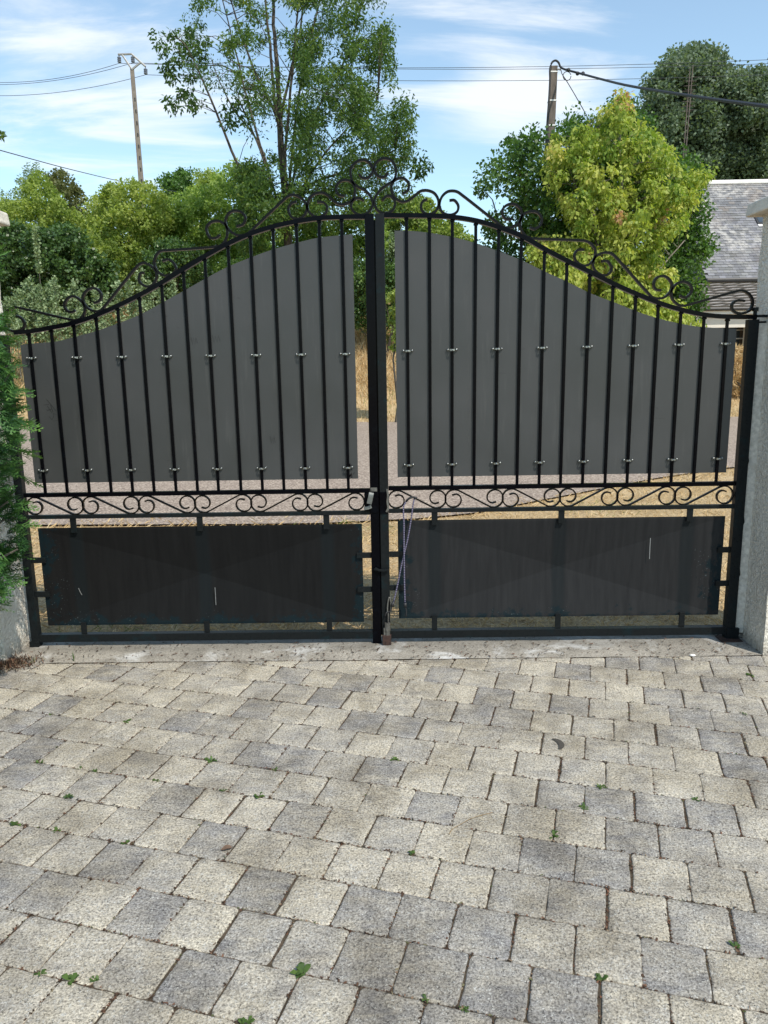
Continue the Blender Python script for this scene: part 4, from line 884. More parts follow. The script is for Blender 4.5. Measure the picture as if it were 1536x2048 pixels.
leaf_cloud('low_branches', C, NP.uniform(0.15, 0.28, len(C)), 70, 0.10, 0.032, M['yellow'], tb, droop=1.5, tone=np.clip(NP.normal(0.62, 0.15, len(C)), 0, 1), outward=0.35, tj=0.3)

# ------------------------------------------------------------------ poplars beyond the house
YP = 62.0
for (poly, lab, ph) in (([(1290,215),(1300,175),(1330,140),(1355,115),(1385,105),(1420,105),(1445,125),(1460,160),(1470,200),(1480,260),(1490,400),(1400,420),(1290,400),(1270,280)], 'grey-green poplar with rounded double top standing behind the slate roof', 1.0),
                        ([(1440,220),(1470,155),(1490,150),(1500,160),(1520,125),(1560,90),(1640,80),(1700,160),(1720,400),(1440,410),(1430,300)], 'dark poplar cut off by the right edge, beside the round-topped poplar', 2.0)):
    C, px, py = crown_pts(poly, YP, 5.0, 620, -0.45, 24, ph)
    bx = P(np.mean([p[0] for p in poly]), 500, YP); bx.z = hz(bx.x, YP)
    tp = thing('poplar_tree', tuple(bx), lab, 'tree', 'poplars behind the house')
    b = MB(); top = Vector(C[np.argmin(py)]); 
    for k in range(4): b.tube([bx+Vector((k*.9-1.4, 0, -.2)), bx+Vector((k*1.3-2, rnd.uniform(-1, 1), 8)), Vector((bx.x+k*1.7-2.6, bx.y, bx.z+17))], 0.24, 6, 0.05)
    b.build('trunk', M['pale_bark'], tp)
    leaf_cloud('crown', C, NP.uniform(0.6, 1.2, len(C)), 150, 0.24, 0.095, M['poplar'], tp, droop=0.3, tone=np.clip(NP.normal(0.45, 0.22, len(C)), 0, 1), flat=0.0)

# ------------------------------------------------------------------ bushes on the bank
SH = 'bushes on the bank across the road'
S = shrub
S('willow_bush', [(-40,330),(20,345),(40,330),(70,335),(90,365),(90,420),(-40,430)], 40, 1.6, 70, 12, 55, 0.14, 0.03, 'silver', 'wispy grey-green willow bush at the far left skyline', 'bush', SH, gap=-0.3, tones=(0.0, 0.5))
S('olive_tree', [(85,375),(100,348),(125,345),(150,365),(170,400),(205,440),(205,470),(120,470),(85,420)], 38, 1.6, 130, 11, 70, 0.12, 0.05, 'brown', 'olive-brown small tree on the left skyline between two greener bushes', 'tree', SH)
S('hawthorn_bush', [(40,390),(65,350),(85,350),(105,385),(170,440),(180,500),(60,500),(0,480),(-40,420)], 33, 1.8, 190, 13, 75, 0.11, 0.045, 'bushy', 'mid green bush on the left bank below the olive-brown tree', 'bush', SH)
S('yellow_green_bush', [(175,420),(195,390),(225,362),(260,365),(300,375),(330,395),(345,450),(350,540),(330,590),(240,600),(200,540),(180,470)], 30, 2.2, 380, 14, 80, 0.11, 0.04, 'bushy', 'big rounded yellow-green bush in front of the far concrete pole', 'bush', SH, tones=(0.25, 1))
S('far_dark_tree', [(312,372),(330,348),(360,342),(385,345),(390,400),(320,395)], 48, 1.4, 70, 11, 60, 0.14, 0.06, 'green', 'small dark tree on the skyline right of the concrete pole', 'tree', SH, gap=-0.35)
S('twiggy_bush', [(385,385),(395,350),(420,340),(440,350),(450,400),(400,430)], 42, 1.4, 80, 10, 60, 0.12, 0.04, 'bushy', 'thin olive bush on the skyline next to the ash tree', 'bush', SH, gap=-0.2)
S('bright_bush', [(320,400),(360,385),(420,375),(445,340),(475,335),(505,380),(530,430),(540,520),(470,540),(380,560),(330,520)], 31, 2.2, 380, 14, 80, 0.11, 0.042, 'bushb', 'bright green bush left of the ash trunk', 'bush', SH, tones=(0.2, 1))
S('low_bush', [(285,520),(310,490),(350,480),(385,500),(430,545),(400,580),(300,580)], 26, 1.2, 140, 13, 75, 0.09, 0.035, 'bushd', 'small round dark bush low on the bank behind the left scrolls', 'bush', SH, tones=(0.4, 0.9))
S('bank_scrub', [(400,540),(470,520),(540,500),(600,440),(700,440),(770,450),(770,600),(690,610),(560,600),(420,600)], 27.5, 1.6, 420, 15, 80, 0.10, 0.036, 'bushb', 'spread of mixed green scrub below the ash tree', 'bush', SH, tones=(0.05, 0.8))
S('bramble_thicket', [(-60,430),(60,450),(180,470),(330,540),(440,560),(440,620),(200,600),(60,520),(-60,500)], 28.5, 1.8, 330, 14, 75, 0.10, 0.036, 'bushy', 'low tangled bramble thicket filling the bank between the rounded bushes', 'bush', SH, tones=(0.0, 0.8), flat=0.3)
S('hedge_scrub', [(150,470),(200,440),(350,420),(470,430),(560,470),(560,540),(380,560),(200,560)], 34, 1.5, 300, 15, 75, 0.12, 0.042, 'bushb', 'hazy green scrub along the upper bank behind the big yellow-green bush', 'bush', SH, tones=(0.1, 0.9), flat=0.3)
S('centre_bush', [(700,545),(720,520),(760,510),(790,540),(830,560),(830,650),(700,650)], 23.5, 0.9, 170, 13, 80, 0.085, 0.034, 'bushd', 'glossy green laurel bush seen through the slot between the two leaves', 'bush', SH, tones=(0.3, 1))
S('silver_willow', [(770,470),(800,465),(850,480),(860,560),(770,560)], 29, 1.2, 90, 12, 70, 0.11, 0.03, 'silver', 'silvery willow scrub right of the centre stile', 'bush', SH, tones=(0.0, 0.6))
S('skyline_tree', [(775,440),(795,405),(830,397),(865,405),(890,430),(925,460),(945,490),(930,520),(780,520)], 36, 2.0, 230, 13, 75, 0.13, 0.05, 'bushy', 'rounded olive green tree right of the central scrolls', 'tree', SH, tones=(0.0, 0.7))
S('laurel_bush', [(-60,470),(0,450),(40,455),(70,470),(100,460),(130,455),(165,470),(185,500),(225,540),(240,590),(200,625),(100,640),(-60,640)], 25, 1.6, 520, 14, 85, 0.10, 0.042, 'bushd', 'broad dark glossy laurel bush above the silvery saplings on the left', 'bush', SH, tones=(0.0, 0.8))
S('hanging_bush', [(780,590),(800,575),(830,600),(830,705),(800,735),(780,690)], 17.9, 0.4, 60, 10, 70, 0.075, 0.022, 'bushy', 'drooping yellow-green branch hanging in the slot right of the centre stile', 'bush', SH, droop=1.2, stems=2)
S('left_edge_tree', [(-190,255),(-5,258),(3,272),(8,285),(-5,300),(-190,330)], 22, 0.5, 60, 8, 40, 0.12, 0.03, 'ash', 'few leafy twigs poking in at the left edge of the sky', 'tree', None, stems=3)
S('dry_plant', [(1450,700),(1475,690),(1500,705),(1500,790),(1450,800)], 20.3, 0.4, 60, 9, 70, 0.16, 0.010, 'straw', 'straw-coloured dry plant in front of the house by the right pillar', 'plant', None, droop=-0.6, stems=3)
# dead-grass patches between the bushes on the slope
X = NP.uniform(-16, 2, 26000); Yb = NP.uniform(24, 36, 26000)
pn = np.sin(X*0.7+Yb*0.5)+np.sin(X*0.31-Yb*0.77+2)
blades('slope_grass', np.stack([X, Yb], 1), hgt(X, Yb)-0.03, NP.uniform(0.3, 0.8, len(X)), NP.uniform(0.006, 0.012, len(X)), 0.45, np.where(pn > 0.2, 1.0, np.clip(NP.normal(0.35, 0.2, len(X)), 0, .9)), M['straw'])
# silvery saplings along the foot of the bank: each stands alone
SIL = [(18,655,600),(45,655,585),(68,655,560),(92,660,590),(60,650,572),(118,660,560),(108,655,570),(140,655,590),(155,655,566),(170,650,585),(196,655,580),(215,645,590),(238,640,570),(262,632,565),(285,620,545),(300,615,570),(322,607,560),(345,590,555),(30,640,600),(85,640,575),(76,520,462)]
proto = []
for v in range(3):
    b = []; n = 130
    tv = NP.random(n)**0.8; ang = NP.uniform(0, 6.28, n); ang = np.floor(ang*2)/2+tv*9
    rr = 0.26*(1-tv*0.75); C = np.stack([np.cos(ang)*rr*NP.random(n), np.sin(ang)*rr*NP.random(n), 0.08+tv*0.95], 1)
    proto.append(C)
NUM = ['first','second','third','fourth','fifth','sixth','seventh','eighth','ninth','tenth','eleventh','twelfth','thirteenth','fourteenth','fifteenth','sixteenth','seventeenth','eighteenth']
order = sorted(range(len(SIL)), key=lambda i: SIL[i][0])
for rank, i in enumerate(order):
    x_, by, ty = SIL[i]; Yp = 21.6+rnd.uniform(-.5, .6) if by > 530 else 23.0
    base = P(x_, by, Yp); zt_ = P(x_, ty, Yp).z; base.z = min(base.z, hz(base.x, Yp)+0.9); h = max(0.5, zt_-base.z)
    t = thing('silver_sapling', tuple(base), 'silvery-leaved sapling, number %s from the left in the row before the laurel' % (NUM[rank] if rank < 18 else ['nineteenth','twentieth','twenty-first','twenty-second'][rank-18]), 'sapling', 'silvery saplings at the foot of the bank')
    wsc = 0.30 if by < 530 else 0.8+0.25*h
    C = proto[i % 3]*np.array([wsc, wsc, h]); C = (C[C[:, 2] > h*0.6] if by < 530 else C)+np.array(base)
    leaf_cloud('foliage', C, np.full(len(C), 0.06), 6, 0.075, 0.028, M['silver'], t, droop=-0.3, tone=NP.uniform(0.1, 1, len(C)), outward=0.8)
    b = MB(); b.tube([base+Vector((0, 0, -0.6)), base+Vector((0, 0, h))], 0.012, 4, 0.004); b.build('stem', M['pale_bark'], t)

# ------------------------------------------------------------------ conifer at the left of the gate
cb = Vector((-2.45, 3.1, 0)); tcn = thing('conifer_bush', tuple(cb), 'dense dark green conifer bush crowding the left pillar', 'bush')
edge_px = [(600,10),(640,30),(700,36),(760,62),(800,62),(860,72),(900,60),(960,52),(1000,60),(1040,75),(1060,88),(1100,70),(1130,52),(1160,44),(1200,24),(1230,6),(1260,-20)]
def edge_x(py): 
    return float(np.interp(py, [e[0] for e in edge_px], [e[1] for e in edge_px]))
VV = []; TT = []
def spray(o, dirv, L, tone):
    """a flat feathery conifer spray: stem with side twigs carrying scale needles"""
    d = Vector(dirv).normalized(); up = Vector((rnd.gauss(0, .5), rnd.gauss(0, .5), 1)); s = d.cross(up).normalized()
    nt_ = 7
    for i in range(nt_):
        t = (i+0.6)/nt_; p = o+d*(L*t)+Vector((0, 0, -0.10*L*t*t))
        for sg in (-1, 1):
            l2 = L*(0.50*(1-t)+0.13)*rnd.uniform(.8, 1.2); d2 = (d*0.8+s*sg*0.62+Vector((0, 0, rnd.gauss(-.05, .12)))).normalized(); w_ = 0.0032+0.0012*rnd.random()
            n2 = d2.cross(up).normalized()*w_
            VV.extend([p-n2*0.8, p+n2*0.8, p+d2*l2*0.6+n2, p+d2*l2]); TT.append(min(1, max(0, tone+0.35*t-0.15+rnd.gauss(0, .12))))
            q = p+d2*l2*0.45
            for s3 in (-1, 1):
                d3 = (d2+n2.normalized()*s3*0.7).normalized(); n3 = d3.cross(up).normalized()*w_*0.8
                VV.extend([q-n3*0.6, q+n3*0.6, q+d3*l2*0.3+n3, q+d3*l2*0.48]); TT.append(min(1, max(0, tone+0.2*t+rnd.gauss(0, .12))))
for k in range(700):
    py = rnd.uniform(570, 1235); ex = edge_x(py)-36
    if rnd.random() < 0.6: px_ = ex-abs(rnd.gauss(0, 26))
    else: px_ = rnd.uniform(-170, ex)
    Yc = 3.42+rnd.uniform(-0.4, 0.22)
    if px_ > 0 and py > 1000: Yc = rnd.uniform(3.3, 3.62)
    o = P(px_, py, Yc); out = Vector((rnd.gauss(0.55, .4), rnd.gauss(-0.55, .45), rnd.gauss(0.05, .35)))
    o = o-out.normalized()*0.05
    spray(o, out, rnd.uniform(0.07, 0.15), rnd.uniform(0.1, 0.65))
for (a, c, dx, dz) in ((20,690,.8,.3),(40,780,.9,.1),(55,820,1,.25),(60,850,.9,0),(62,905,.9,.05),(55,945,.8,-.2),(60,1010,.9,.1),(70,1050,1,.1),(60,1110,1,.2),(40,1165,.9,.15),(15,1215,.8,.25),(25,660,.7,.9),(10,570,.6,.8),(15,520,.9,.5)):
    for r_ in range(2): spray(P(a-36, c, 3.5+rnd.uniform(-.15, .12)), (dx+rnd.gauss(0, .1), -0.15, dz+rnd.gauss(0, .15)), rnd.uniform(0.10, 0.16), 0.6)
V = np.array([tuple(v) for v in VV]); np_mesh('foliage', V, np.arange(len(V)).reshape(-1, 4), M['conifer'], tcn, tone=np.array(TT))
# off-frame body of the bush: dense sprays, real volume
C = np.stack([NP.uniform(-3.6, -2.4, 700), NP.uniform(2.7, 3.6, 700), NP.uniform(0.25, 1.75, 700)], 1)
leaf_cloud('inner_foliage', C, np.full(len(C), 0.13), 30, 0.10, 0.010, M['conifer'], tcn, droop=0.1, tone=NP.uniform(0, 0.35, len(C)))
b = MB()
for k in range(9):
    e_ = P(rnd.uniform(-60, 40), rnd.uniform(640, 1180), 3.25); b.tube([cb+Vector((rnd.uniform(-.1, .1), rnd.uniform(-.1, .1), 0)), (cb+e_)/2+Vector((-.1, 0, 0.1)), e_], 0.016, 5, 0.004)
b.build('branches', M['bark'], tcn)

# ------------------------------------------------------------------ house on the right
YE, YRG, YW = 26.0, 30.0, 24.3
ze = P(1455, 557, YE).z; zrg = P(1460, 368, YRG).z; xl_ = P(1372, 470, 28).x; xr_ = xl_+8
hb = thing('house', ((xl_+xr_)/2, 27, 1.3), 'low house with weathered slate roof behind the right pillar', 'house')
b = MB(); b.box(xl_+0.3, xr_-0.3, YE+0.25, YRG+3.5, 0.8, ze-0.06); b.build('wall', M['wallw'], hb)
sl_v = Vector((0, YRG-YE, zrg-ze)); SL = sl_v.length; sd_ = sl_v.normalized(); nrm_ = Vector((0, -sd_.z, sd_.y))
b = MB(); v0 = [Vector((xl_, YE, ze)), Vector((xr_, YE, ze)), Vector((xr_, YRG, zrg)), Vector((xl_, YRG, zrg))]
back = [Vector((xl_, 2*YRG-YE, ze)), Vector((xr_, 2*YRG-YE, ze))]
b.add(v0+back, [(0,1,2,3), (3,2,5,4), (0,3,4), (1,5,2)]); rf = b.build('roof', M['gutter'], hb)
rows = 38; ex = SL/rows; sw = 0.215; restm = MB(); cnt = 0; slates = []
for r in range(rows):
    nx_ = int((xr_-xl_)/sw)
    for j in range(nx_):
        x0 = xl_+(j+(0.5 if r % 2 else 0))*sw; slates.append((r, x0))
vis = [s for s in slates if projpx((s[1], YE+sd_.y*ex*s[0], ze+sd_.z*ex*s[0]))[0] < 1530]
inv = [s for s in slates if s not in set(vis)]
def slate_v(r, x0):
    a = Vector((x0+0.003, YE, ze))+sd_*(ex*r-0.02)+nrm_*(0.030+rnd.uniform(0, .006)); bb = a+Vector((sw-0.006, 0, 0)); c = bb+sd_*(ex*1.35)-nrm_*0.018; d_ = a+sd_*(ex*1.35)-nrm_*0.018
    k = rnd.uniform(-.006, .006); a = a+sd_*k; bb = bb+sd_*(k+rnd.uniform(-.004, .004)); dn = nrm_*-0.010
    return [a, bb, c, d_, a+dn, bb+dn, c+dn, d_+dn], [(0,1,2,3), (0,4,5,1), (1,5,6,2), (3,2,6,7), (0,3,7,4)]
for i, (r, x0) in enumerate(vis):
    v, f = slate_v(r, x0)
    if i < 300:
        m_ = MB(); m_.add(v, f); o = m_.build('slate', M['slate'], rf); k = rnd.uniform(0.62, 1.18); o.color = (k, k, k*rnd.uniform(0.95, 1.08), 1)
    else: restm.add(v, f)
for (r, x0) in inv: restm.add(*slate_v(r, x0))
o = restm.build('slates_beyond', M['slate'], rf); tag(o, kind='stuff')
b = MB(); b.box(xl_-0.05, xr_, YRG-0.10, YRG+0.10, zrg-0.02, zrg+0.13); b.build('ridge', M['white'], hb, bevel=0.03)
b = MB(); b.tube([(xl_, YE-0.09, ze-0.05), (xr_, YE-0.09, ze-0.05)], 0.065, 8); b.build('gutter', M['gutter'], hb)
# roof light
p_ = P(1512, 440, 28.6); u_ = Vector((0, YE, ze)); kk = (p_.z-ze)/sd_.z
o_ = Vector((P(1503, 440, 28.6).x, YE, ze))+sd_*(kk-0.35)+nrm_*0.06
b = MB(); b.add([o_, o_+Vector((0.8, 0, 0)), o_+Vector((0.8, 0, 0))+sd_*0.75, o_+sd_*0.75]+[q+nrm_*-0.08 for q in (o_, o_+Vector((0.8, 0, 0)), o_+Vector((0.8, 0, 0))+sd_*0.75, o_+sd_*0.75)], [(0,1,2,3), (0,4,5,1), (3,2,6,7), (0,3,7,4), (1,5,6,2)]); sk = b.build('skylight', M['gutter'], hb)
b = MB(); o2 = o_+nrm_*0.006; b.add([o2+Vector((.06, 0, 0))+sd_*.06, o2+Vector((.74, 0, 0))+sd_*.06, o2+Vector((.74, 0, 0))+sd_*.69, o2+Vector((.06, 0, 0))+sd_*.69], [(0,1,2,3)]); b.build('pane', M['glass'], sk)
b = MB(); o3 = o_-sd_*0.14-nrm_*0.015; b.add([o3, o3+Vector((.8, 0, 0)), o3+Vector((.8, 0, 0))+sd_*.12, o3+sd_*.12], [(0,1,2,3)]); b.build('flashing', M['white'], sk)
# lean-to with courses of tiles
zl1, zl0 = P(1455, 568, YE-0.05).z, P(1455, 616, YW-0.1).z; xle = P(1400, 600, 25).x-1.2
nt_ = 9
for i in range(nt_):
    t0, t1 = i/nt_, (i+1)/nt_; ya, yb2 = YW-0.15+(YE-YW+0.1)*t0, YW-0.15+(YE-YW+0.1)*t1; za, zb2 = zl0+(zl1-zl0)*t0, zl0+(zl1-zl0)*t1
    m_ = MB(); n_ = 60; vs = []; fs = []
    for j in range(n_+1):
        x = xle+(xr_-xle)*j/n_; wv = 0.012*math.sin(j*2.1)+rnd.uniform(-.003, .003)
        vs += [(x, ya-0.05, za+0.075+wv), (x, yb2+0.05, zb2+0.02+wv), (x, ya+0.07, za+0.005)]
        if j: a = 3*j-3; fs += [(a, a+3, a+4, a+1), (a+2, a+5, a+3, a)]
    m_.add(vs, fs); m_.build('tile_course', M['tile'], hb)
b = MB(); b.tube([(xle, YW-0.24, zl0-0.03), (xr_, YW-0.24, zl0-0.03)], 0.055, 8); b.build('lean_to_gutter', M['gutter'], hb)
b = MB(); z1_, z0_ = P(1455, 620, YW-.15).z, P(1455, 628, YW-.15).z; b.box(xle, xr_, YW-0.17, YW-0.12, z0_, z1_); b.build('fascia', M['white'], hb)
zl = P(1455, 655, YW).z; xo0, xo1 = P(1413, 660, YW).x, P(1494, 660, YW).x
b = MB(); b.box(xle, xr_, YW, YW+0.25, zl, z0_+0.05); b.box(xle, xo0, YW, YW+0.25, 0.8, zl); b.box(xo1, xr_, YW, YW+0.25, 0.8, zl); b.build('front_wall', M['wallw'], hb)
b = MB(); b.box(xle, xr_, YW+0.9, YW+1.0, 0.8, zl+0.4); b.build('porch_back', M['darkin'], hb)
b = MB(); xw0, xw1 = P(1474, 670, YW+.7).x, P(1487, 670, YW+.7).x; b.box(xw1+0.02, xw1+0.12, YW+0.66, YW+0.74, 0.9, zl+.1); b.box(xw1+.16, xo1+.1, YW+0.70, YW+0.76, 0.9, zl+.1); b.build('door', M['oldwood'], hb)
b = MB(); zz1, zz0 = P(1480, 660, YW+.7).z, P(1480, 694, YW+.7).z
for k in range(3): z = zz0+(zz1-zz0)*k/2; b.box(xw0-.1, xw1, YW+0.69, YW+0.73, z-.018, z+.018)
for x in (xw0-.1, xw1): b.box(x-.015, x+.015, YW+0.685, YW+0.735, zz0, zz1)
wf = b.build('window', M['white'], hb); b = MB(); b.box(xw0-.1, xw1, YW+0.715, YW+0.722, zz0, zz1); b.build('pane', M['glass'], wf)
# tv aerials on the house
def aerial(px0, py0, px1, py1, arms, lab):
    a, c = P(px0, py0, 29.5), P(px1, py1, 29.5); t = thing('tv_aerial', tuple(c), lab, 'aerial', 'rusty tv aerials above the house')
    b = MB(); b.tube([c, a], 0.022, 6, 0.016); b.build('mast', M['aerial'], t)
    for k in range(arms):
        p = a+(c-a)*(0.10+0.30*k/arms); b = MB(); b.tube([p+Vector((-0.16-.02*(k % 3), 0, 0)), p+Vector((0.16+.02*(k % 3), 0, 0.01))], 0.008, 4); b.build('rod', M['aerial'], t)
    return t
aerial(1386, 130, 1366, 372, 9, 'taller rusty tv aerial mast in front of the poplars')
aerial(1380, 138, 1362, 372, 7, 'shorter rusty tv aerial mast just left of the taller one')

# ------------------------------------------------------------------ poles and wires
YL = 45.0
bt, tp_ = P(286, 420, YL), P(264, 137, YL)
bt.z = hz(bt.x, YL)-0.3; bt.x = tp_.x+(P(283, 372, YL).x-tp_.x)*(tp_.z-bt.z)/(tp_.z-P(283, 372, YL).z)
t = thing('utility_pole', tuple(bt), 'far concrete power pole with angled steel crossarm above the bushes on the left', 'utility pole')
b = MB(); s_ = YL/FPX; wb, wt = 9.6*s_, 6.6*s_; ax = (tp_-bt)
vs = []
for p, w_ in ((bt, wb*1.1), (tp_, wt)):
    for (i, j) in ((-1,-1),(1,-1),(1,1),(-1,1)): vs.append(p+Vector((i*w_/2, j*w_*0.35, 0)))
b.add(vs, [(3,2,1,0),(4,5,6,7),(0,1,5,4),(1,2,6,5),(2,3,7,6),(3,0,4,7)]); b.build('shaft', M['pole_conc'], t, bevel=0.02)
for k in range(12):
    p = bt+ax*(0.25+0.055*k); w_ = wb+(wt-wb)*(0.25+0.055*k); b = MB(); b.box(p.x+w_*0.12, p.x+w_*0.40, p.y-w_*0.40-.01, p.y-w_*0.35+.0, p.z-0.09, p.z+0.09); b.build('climbing_slot', M['gutter'], t)
b = MB()
for pts in ([(264,139),(244,109)], [(264,139),(281,125)], [(236,109),(263,108),(291,133)]): 
    w3 = [P(a, c, YL-.05) for a, c in pts]; b.tube(w3, 0.055, 6)
b.build('crossarm', M['galv'], t)
INS = [((238,110),(239,126)), ((265,110),(266,125)), ((291,134),(291.5,149))]
for (a, c) in INS:
    b = MB(); p, q = P(*a, YL), P(*c, YL); b.tube([p, q], 0.025, 6)
    for k in range(3): r_ = p+(q-p)*(0.35+0.25*k); b.tube([r_+Vector((0, 0, .03)), r_-Vector((0, 0, .03))], 0.10, 8)
    b.build('insulator', M['insul'], t)
def span(pts, sag, n=14):
    out = []
    for (a, c) in zip(pts, pts[1:]):
        for k in range(n):
            u = k/n; p = a+(c-a)*u; p = p+Vector((0, 0, -4*sag*u*(1-u))); out.append(p)
    out.append(pts[-1]); return out
LN = [((-30,164,48),(239,126.5,45),(1570,118,45)), ((-30,169,50),(266,125.5,45),(1570,126,47)), ((-30,191,48),(291.5,149.5,45),(1570,148,45))]
labs = ['topmost thin power line crossing the sky from the concrete pole', 'middle thin power line crossing the sky just under the topmost', 'lowest of the three thin power lines from the concrete pole']
for q, lab in zip(LN, labs):
    pts = [P(a, c, y) for a, c, y in q]; b = MB(); b.tube(span(pts, 0.32), 0.013, 5); o = b.build('power_line', M['wire'], origin=tuple(pts[1])); tag(o, lab, 'power line', 'three conductors of the overhead line')
pts = [P(-20, 295, 20), P(150, 341, 27), P(283, 371, 34), P(480, 405, 44)]
b = MB(); b.tube(catmull(pts, 6), 0.013, 5); o = b.build('telephone_line', M['wire'], origin=tuple(pts[0])); tag(o, 'single sloping telephone line running down behind the bushes on the left', 'telephone line')
# near pole on the right
YQ = 22.0; tq, bq = P(1108, 133, YQ), P(1099, 290, YQ); dz_ = (tq-bq).normalized()
base = bq-dz_*((bq.z-hz(bq.x, YQ))/dz_.z+0.2)
t = thing('utility_pole', tuple(base), 'weathered brown square pole with white bands rising behind the trees on the right', 'utility pole')
s_ = YQ/FPX; b = MB(); vs = []
for p, w_ in ((base, 22*s_), (bq, 15.5*s_), (tq, 11.5*s_)):
    for (i, j) in ((-1,-1),(1,-1),(1,1),(-1,1)): vs.append(p+Vector((i*w_/2, j*w_/2, 0)))
b.add(vs, [(3,2,1,0),(8,9,10,11)]+[(4*l+i, 4*l+(i+1) % 4, 4*l+4+(i+1) % 4, 4*l+4+i) for l in (0, 1) for i in range(4)]); b.build('shaft', M['pole_wood'], t, bevel=0.01)
for py, w_ in ((145, 13.2), (202, 14.6), (252, 15.8)):
    p = tq+(bq-tq)*((py-133)/157); w_ = w_*s_; b = MB(); b.box(p.x-w_/2, p.x+w_/2, p.y-w_/2, p.y+w_/2, p.z-0.016, p.z+0.016); b.build('white_band', M['band'], t)
b = MB(); p = P(1102.5, 277, YQ); b.box(p.x-0.05, p.x+0.05, p.y-0.125, p.y-0.10, p.z-0.12, p.z+0.12); b.build('recess_plate', M['gutter'], t)
b = MB(); b.tube([P(1114, 138, YQ-.1), P(1122, 139.5, YQ-.1)], 0.02, 6); b.build('hook', M['galv'], t)
b = MB(); c_ = [P(1094, 292, YQ-.13), P(1096, 245, YQ-.13), P(1098, 200, YQ-.13), P(1100, 160, YQ-.13), P(1100, 138, YQ-.13), P(1104, 125, YQ-.1), P(1111, 121, YQ-.1), P(1117, 125, YQ-.1), P(1121, 134, YQ-.1), P(1130, 139, YQ-.3), P(1145, 143, YQ-.8), P(1164, 148, YQ-1.2), P(1250, 170, YQ-4), P(1390, 193, YQ-8), P(1560, 216, YQ-12)]
b.tube(catmull(c_, 4), 0.026, 6)
for a, c in ((1137, 140), (1155, 147), (1166, 147)): b.sphere(tuple(P(a, c, YQ-1)), 0.05, 6, 5)
o = b.build('service_cable', M['cable'], origin=tuple(c_[8])); tag(o, 'thick black cable looping over the brown pole and sloping right past the poplars', 'cable')
b = MB(); c_ = [P(1122, 140, YQ-.1), P(1124, 148, YQ-.1), P(1132, 160, YQ-.2), P(1150, 190, YQ-.6), P(1175, 235, YQ-1.2), P(1200, 290, YQ-1.8)]; b.tube(catmull(c_, 4), 0.011, 5)
lp = [P(1122+8*math.cos(a)+12, 152+9*math.sin(a), YQ-.15) for a in [k*0.5 for k in range(13)]]; b.tube(lp, 0.011, 5)
o = b.build('drop_wire', M['cable'], origin=tuple(c_[0])); tag(o, 'thin wire with a coiled loop dropping from the brown pole into the tree', 'wire')

# ------------------------------------------------------------------ weeds in the joints
WEEDS = [((30,1652),1.1,'bright green weed rosette at the left edge, halfway down the paving'), ((120,1655),0.7,'small grey-green weed just right of the bright left-edge rosette'), ((252,1684),0.7,'low weed in the joint at the lower left, beside a dark stone'),
 ((80,1526),0.8,'small leafy weed near the left edge, upper part of the paving'), ((423,1520),1.15,'star-shaped weed on the pale stones left of centre'), ((312,1562),0.75,'tight little weed left of the star-shaped weed'), ((140,1592),0.8,'dull flat weed at the left, below the small leafy one'),
 ((516,1592),1.1,'wide two-lobed weed beside reddish litter left of centre'), ((446,1580),0.6,'single heart-shaped seedling left of the two-lobed weed'), ((555,1537),0.6,'dark seedling on a joint above the two-lobed weed'), ((196,1538),0.6,'tiny weed in a row joint at the left, between two others'), ((152,1541),0.5,'tiniest of the left-hand weeds, in a corner joint'),
 ((790,1520),0.9,'feathery green tuft near the centre of the paving'), ((1203,1573),0.95,'spiky bright tuft on the right half of the paving'), ((1150,1612),0.8,'upright sprig below the spiky tuft on the right'), ((1092,1667),1.0,'stacked leafy sprig, lower right of the paving centre'),
 ((1500,1350),1.15,'fuzzy green tuft near the right pillar'), ((1388,1601),0.75,'flat dull tuft at the right, below the pale stones'), ((823,1706),0.7,'low green sprig in the joint right of centre, lower half'), ((608,1944),1.3,'largest dark rosette, near the bottom centre'),
 ((145,1958),1.25,'long-leaved dark weed near the bottom left corner'), ((186,1958),0.6,'small curled weed right of the long-leaved one at the bottom left'), ((90,1938),0.7,'round small weed left of the long-leaved one at the bottom left'), ((498,2037),1.0,'fresh light green seedling at the bottom edge'),
 ((1202,1950),0.9,'three-leaved weed between grey and pale stones at the lower right'), ((852,1996),0.75,'small sprout at the bottom, right of the largest rosette'), ((1460,1891),0.8,'thin sprig near the lower right corner'), ((256,1443),0.9,'forked dark weed at the upper left of the paving'), ((108,1425),0.6,'mossy tuft in the joint at the upper left'), ((1490,1433),0.6,'mossy tuft in the joint at the right edge'), ((925,2036),0.5,'tiny sprout at the bottom edge right of centre')]
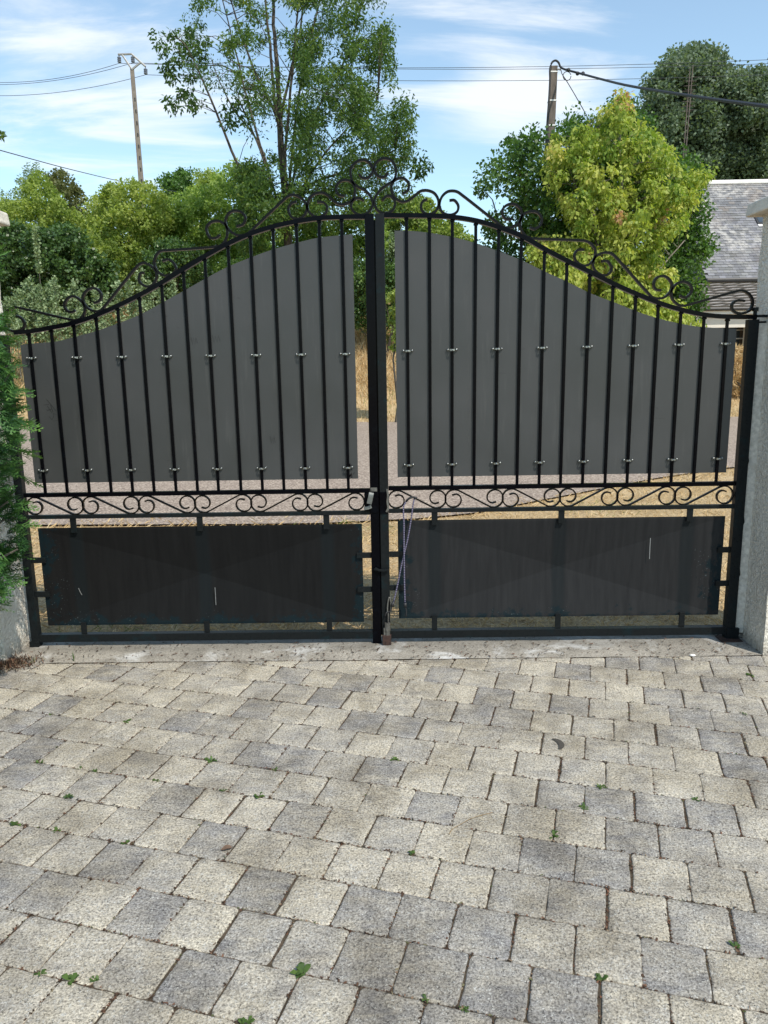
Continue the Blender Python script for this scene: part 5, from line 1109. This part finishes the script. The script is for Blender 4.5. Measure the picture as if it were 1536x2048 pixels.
for (px_, sc, lab) in WEEDS:
    p = G(*px_); best = None
    for (a, b_) in ln:
        ax, ay = b_[0]-a[0], b_[1]-a[1]; q = ax*ax+ay*ay
        if q < 1e-6: continue
        u = min(1, max(0, ((p.x-a[0])*ax+(p.y-a[1])*ay)/q)); x_, y_ = a[0]+ax*u, a[1]+ay*u; d2 = (x_-p.x)**2+(y_-p.y)**2
        if best is None or d2 < best[0]: best = (d2, x_, y_)
    p = Vector((best[1], best[2], 0)); V = []; tn = []; n_ = rnd.randint(7, 12)
    for k in range(n_):
        a = rnd.uniform(0, 6.28); el = rnd.uniform(0.1, 0.7); L = rnd.uniform(0.010, 0.027)*sc; W = L*rnd.uniform(0.16, 0.30)
        d_ = Vector((math.cos(a)*math.cos(el), math.sin(a)*math.cos(el), math.sin(el))); s = Vector((-math.sin(a), math.cos(a), 0)); o_ = Vector(p)+Vector((rnd.gauss(0, .003), rnd.gauss(0, .003), -0.001))
        m1 = o_+d_*L*0.35; m2 = o_+d_*L*0.7+Vector((0, 0, .001)); tip = o_+d_*L-Vector((0, 0, L*.15)); c = rnd.uniform(0.2, 1)
        V += [o_-s*W*.2, o_+s*W*.2, m1+s*W*.8, m1-s*W*.8, m1-s*W*.8, m1+s*W*.8, m2+s*W, m2-s*W, m2-s*W, m2+s*W, tip+s*W*.1, tip-s*W*.1]; tn += [c, c, c]
    V = np.array([tuple(v) for v in V]); o = np_mesh('weed', V, np.arange(len(V)).reshape(-1, 4), M['weed'], origin=tuple(p), tone=np.array(tn)); tag(o, lab, 'weed', 'weeds in the paving joints')
# tall grass blade tuft and rusty bracken by the left pillar
p = G(148, 1322); V = []
for k in range(7):
    a = rnd.uniform(0, 6.28); d_ = Vector((math.cos(a)*.2, math.sin(a)*.2, 1)).normalized(); L = rnd.uniform(.03, .075); s = Vector((-math.sin(a), math.cos(a), 0))*.0018; V += [p-s, p+s, p+d_*L*.6+s, p+d_*L]
V = np.array([tuple(v) for v in V]); o = np_mesh('grass_tuft', V, np.arange(len(V)).reshape(-1, 4), M['weed'], origin=tuple(p), tone=NP.random(len(V)//4)); tag(o, 'thin upright grass tuft at the threshold edge near the left pillar', 'grass tuft')
p = G(14, 1330); xy = np.stack([p.x+NP.normal(0, .07, 900), p.y+NP.normal(0, .045, 900)], 1)
V = []; tn = []
for (x, y) in xy:
    a = rnd.uniform(0, 6.28); L = rnd.uniform(.008, .035); el = rnd.uniform(0, 1.2); d_ = Vector((math.cos(a)*math.cos(el), math.sin(a)*math.cos(el), math.sin(el)))*L; s = Vector((-math.sin(a), math.cos(a), 0))*.0025; q = Vector((x, y, 0.003)); V += [q-s, q+s, q+d_*.6+s, q+d_]; tn.append(rnd.random())
V = np.array([tuple(v) for v in V]); o = np_mesh('moss_clump', V, np.arange(len(V)).reshape(-1, 4), M['litter'], origin=tuple(p), tone=np.array(tn)); tag(o, 'rusty moss and dead leaf clump at the foot of the left pillar', 'moss')

# small loose things lying on the paving
b = MB(); pts = [G(898, 1668, .004), G(905, 1658, .006), G(922, 1648, .008), (G(940, 1638, .008)), G(958, 1632, .006), G(985, 1625, .004)]
b.tube(catmull(pts, 4), 0.0011, 4); o = b.build('straw_stalk', M['straw'], origin=tuple(G(930, 1645))); tag(o, 'thin pale dry grass stalk lying curved across the paving right of centre', 'grass stalk')
p = G(452, 1702); V = []; F_ = []
for i in range(9):
    u = i/8; w_ = 0.011*math.sin(math.pi*u)**0.7+0.0006; x = p.x+(u-.5)*0.034
    for k, s_ in enumerate((-1, 0, 1)): V.append((x+rnd.uniform(-.001, .001), p.y+s_*w_+u*0.012, 0.003+abs(s_)*0.006*math.sin(math.pi*u)+rnd.uniform(0, .002)))
    if i: F_ += [(3*i-3, 3*i, 3*i+1, 3*i-2), (3*i-2, 3*i+1, 3*i+2, 3*i-1)]
b = MB(); b.add(V, F_); o = b.build('dead_leaf', plain('dead_leaf_brown', (0.16, 0.10, 0.065), 0.85, 0, 0.4, 90), origin=tuple(p), smooth=True); tag(o, 'curled brown dead leaf by a joint at the lower left of the paving', 'leaf')
for (a, c, r_, lab) in ((1385, 1312, 0.011, 'flat white pebble on the threshold edge near the right pillar'), (786, 1275, 0.006, 'small white stone chip beside the rusty foot of the drop bolt')):
    p = G(a, c); b = MB(); b.sphere((p.x, p.y, 0.004), r_, 8, 6, (1.5, 0.9, 0.55)); o = b.build('white_pebble', M['white'], origin=tuple(p), smooth=True); tag(o, lab, 'pebble')
# paint smear around the last lower clamp of the left sheet
ys_ = D+0.0090
b = MB()
for k in range(26):
    a, c = rnd.gauss(697, 4.5), rnd.uniform(930, 958); L = rnd.uniform(3, 9); b.ribbon([P(a, c, ys_), P(a+rnd.uniform(-3, 5), c-L, ys_)], 0.005, 0.0004)
b.build('paint_smear', M['ink'], TL)
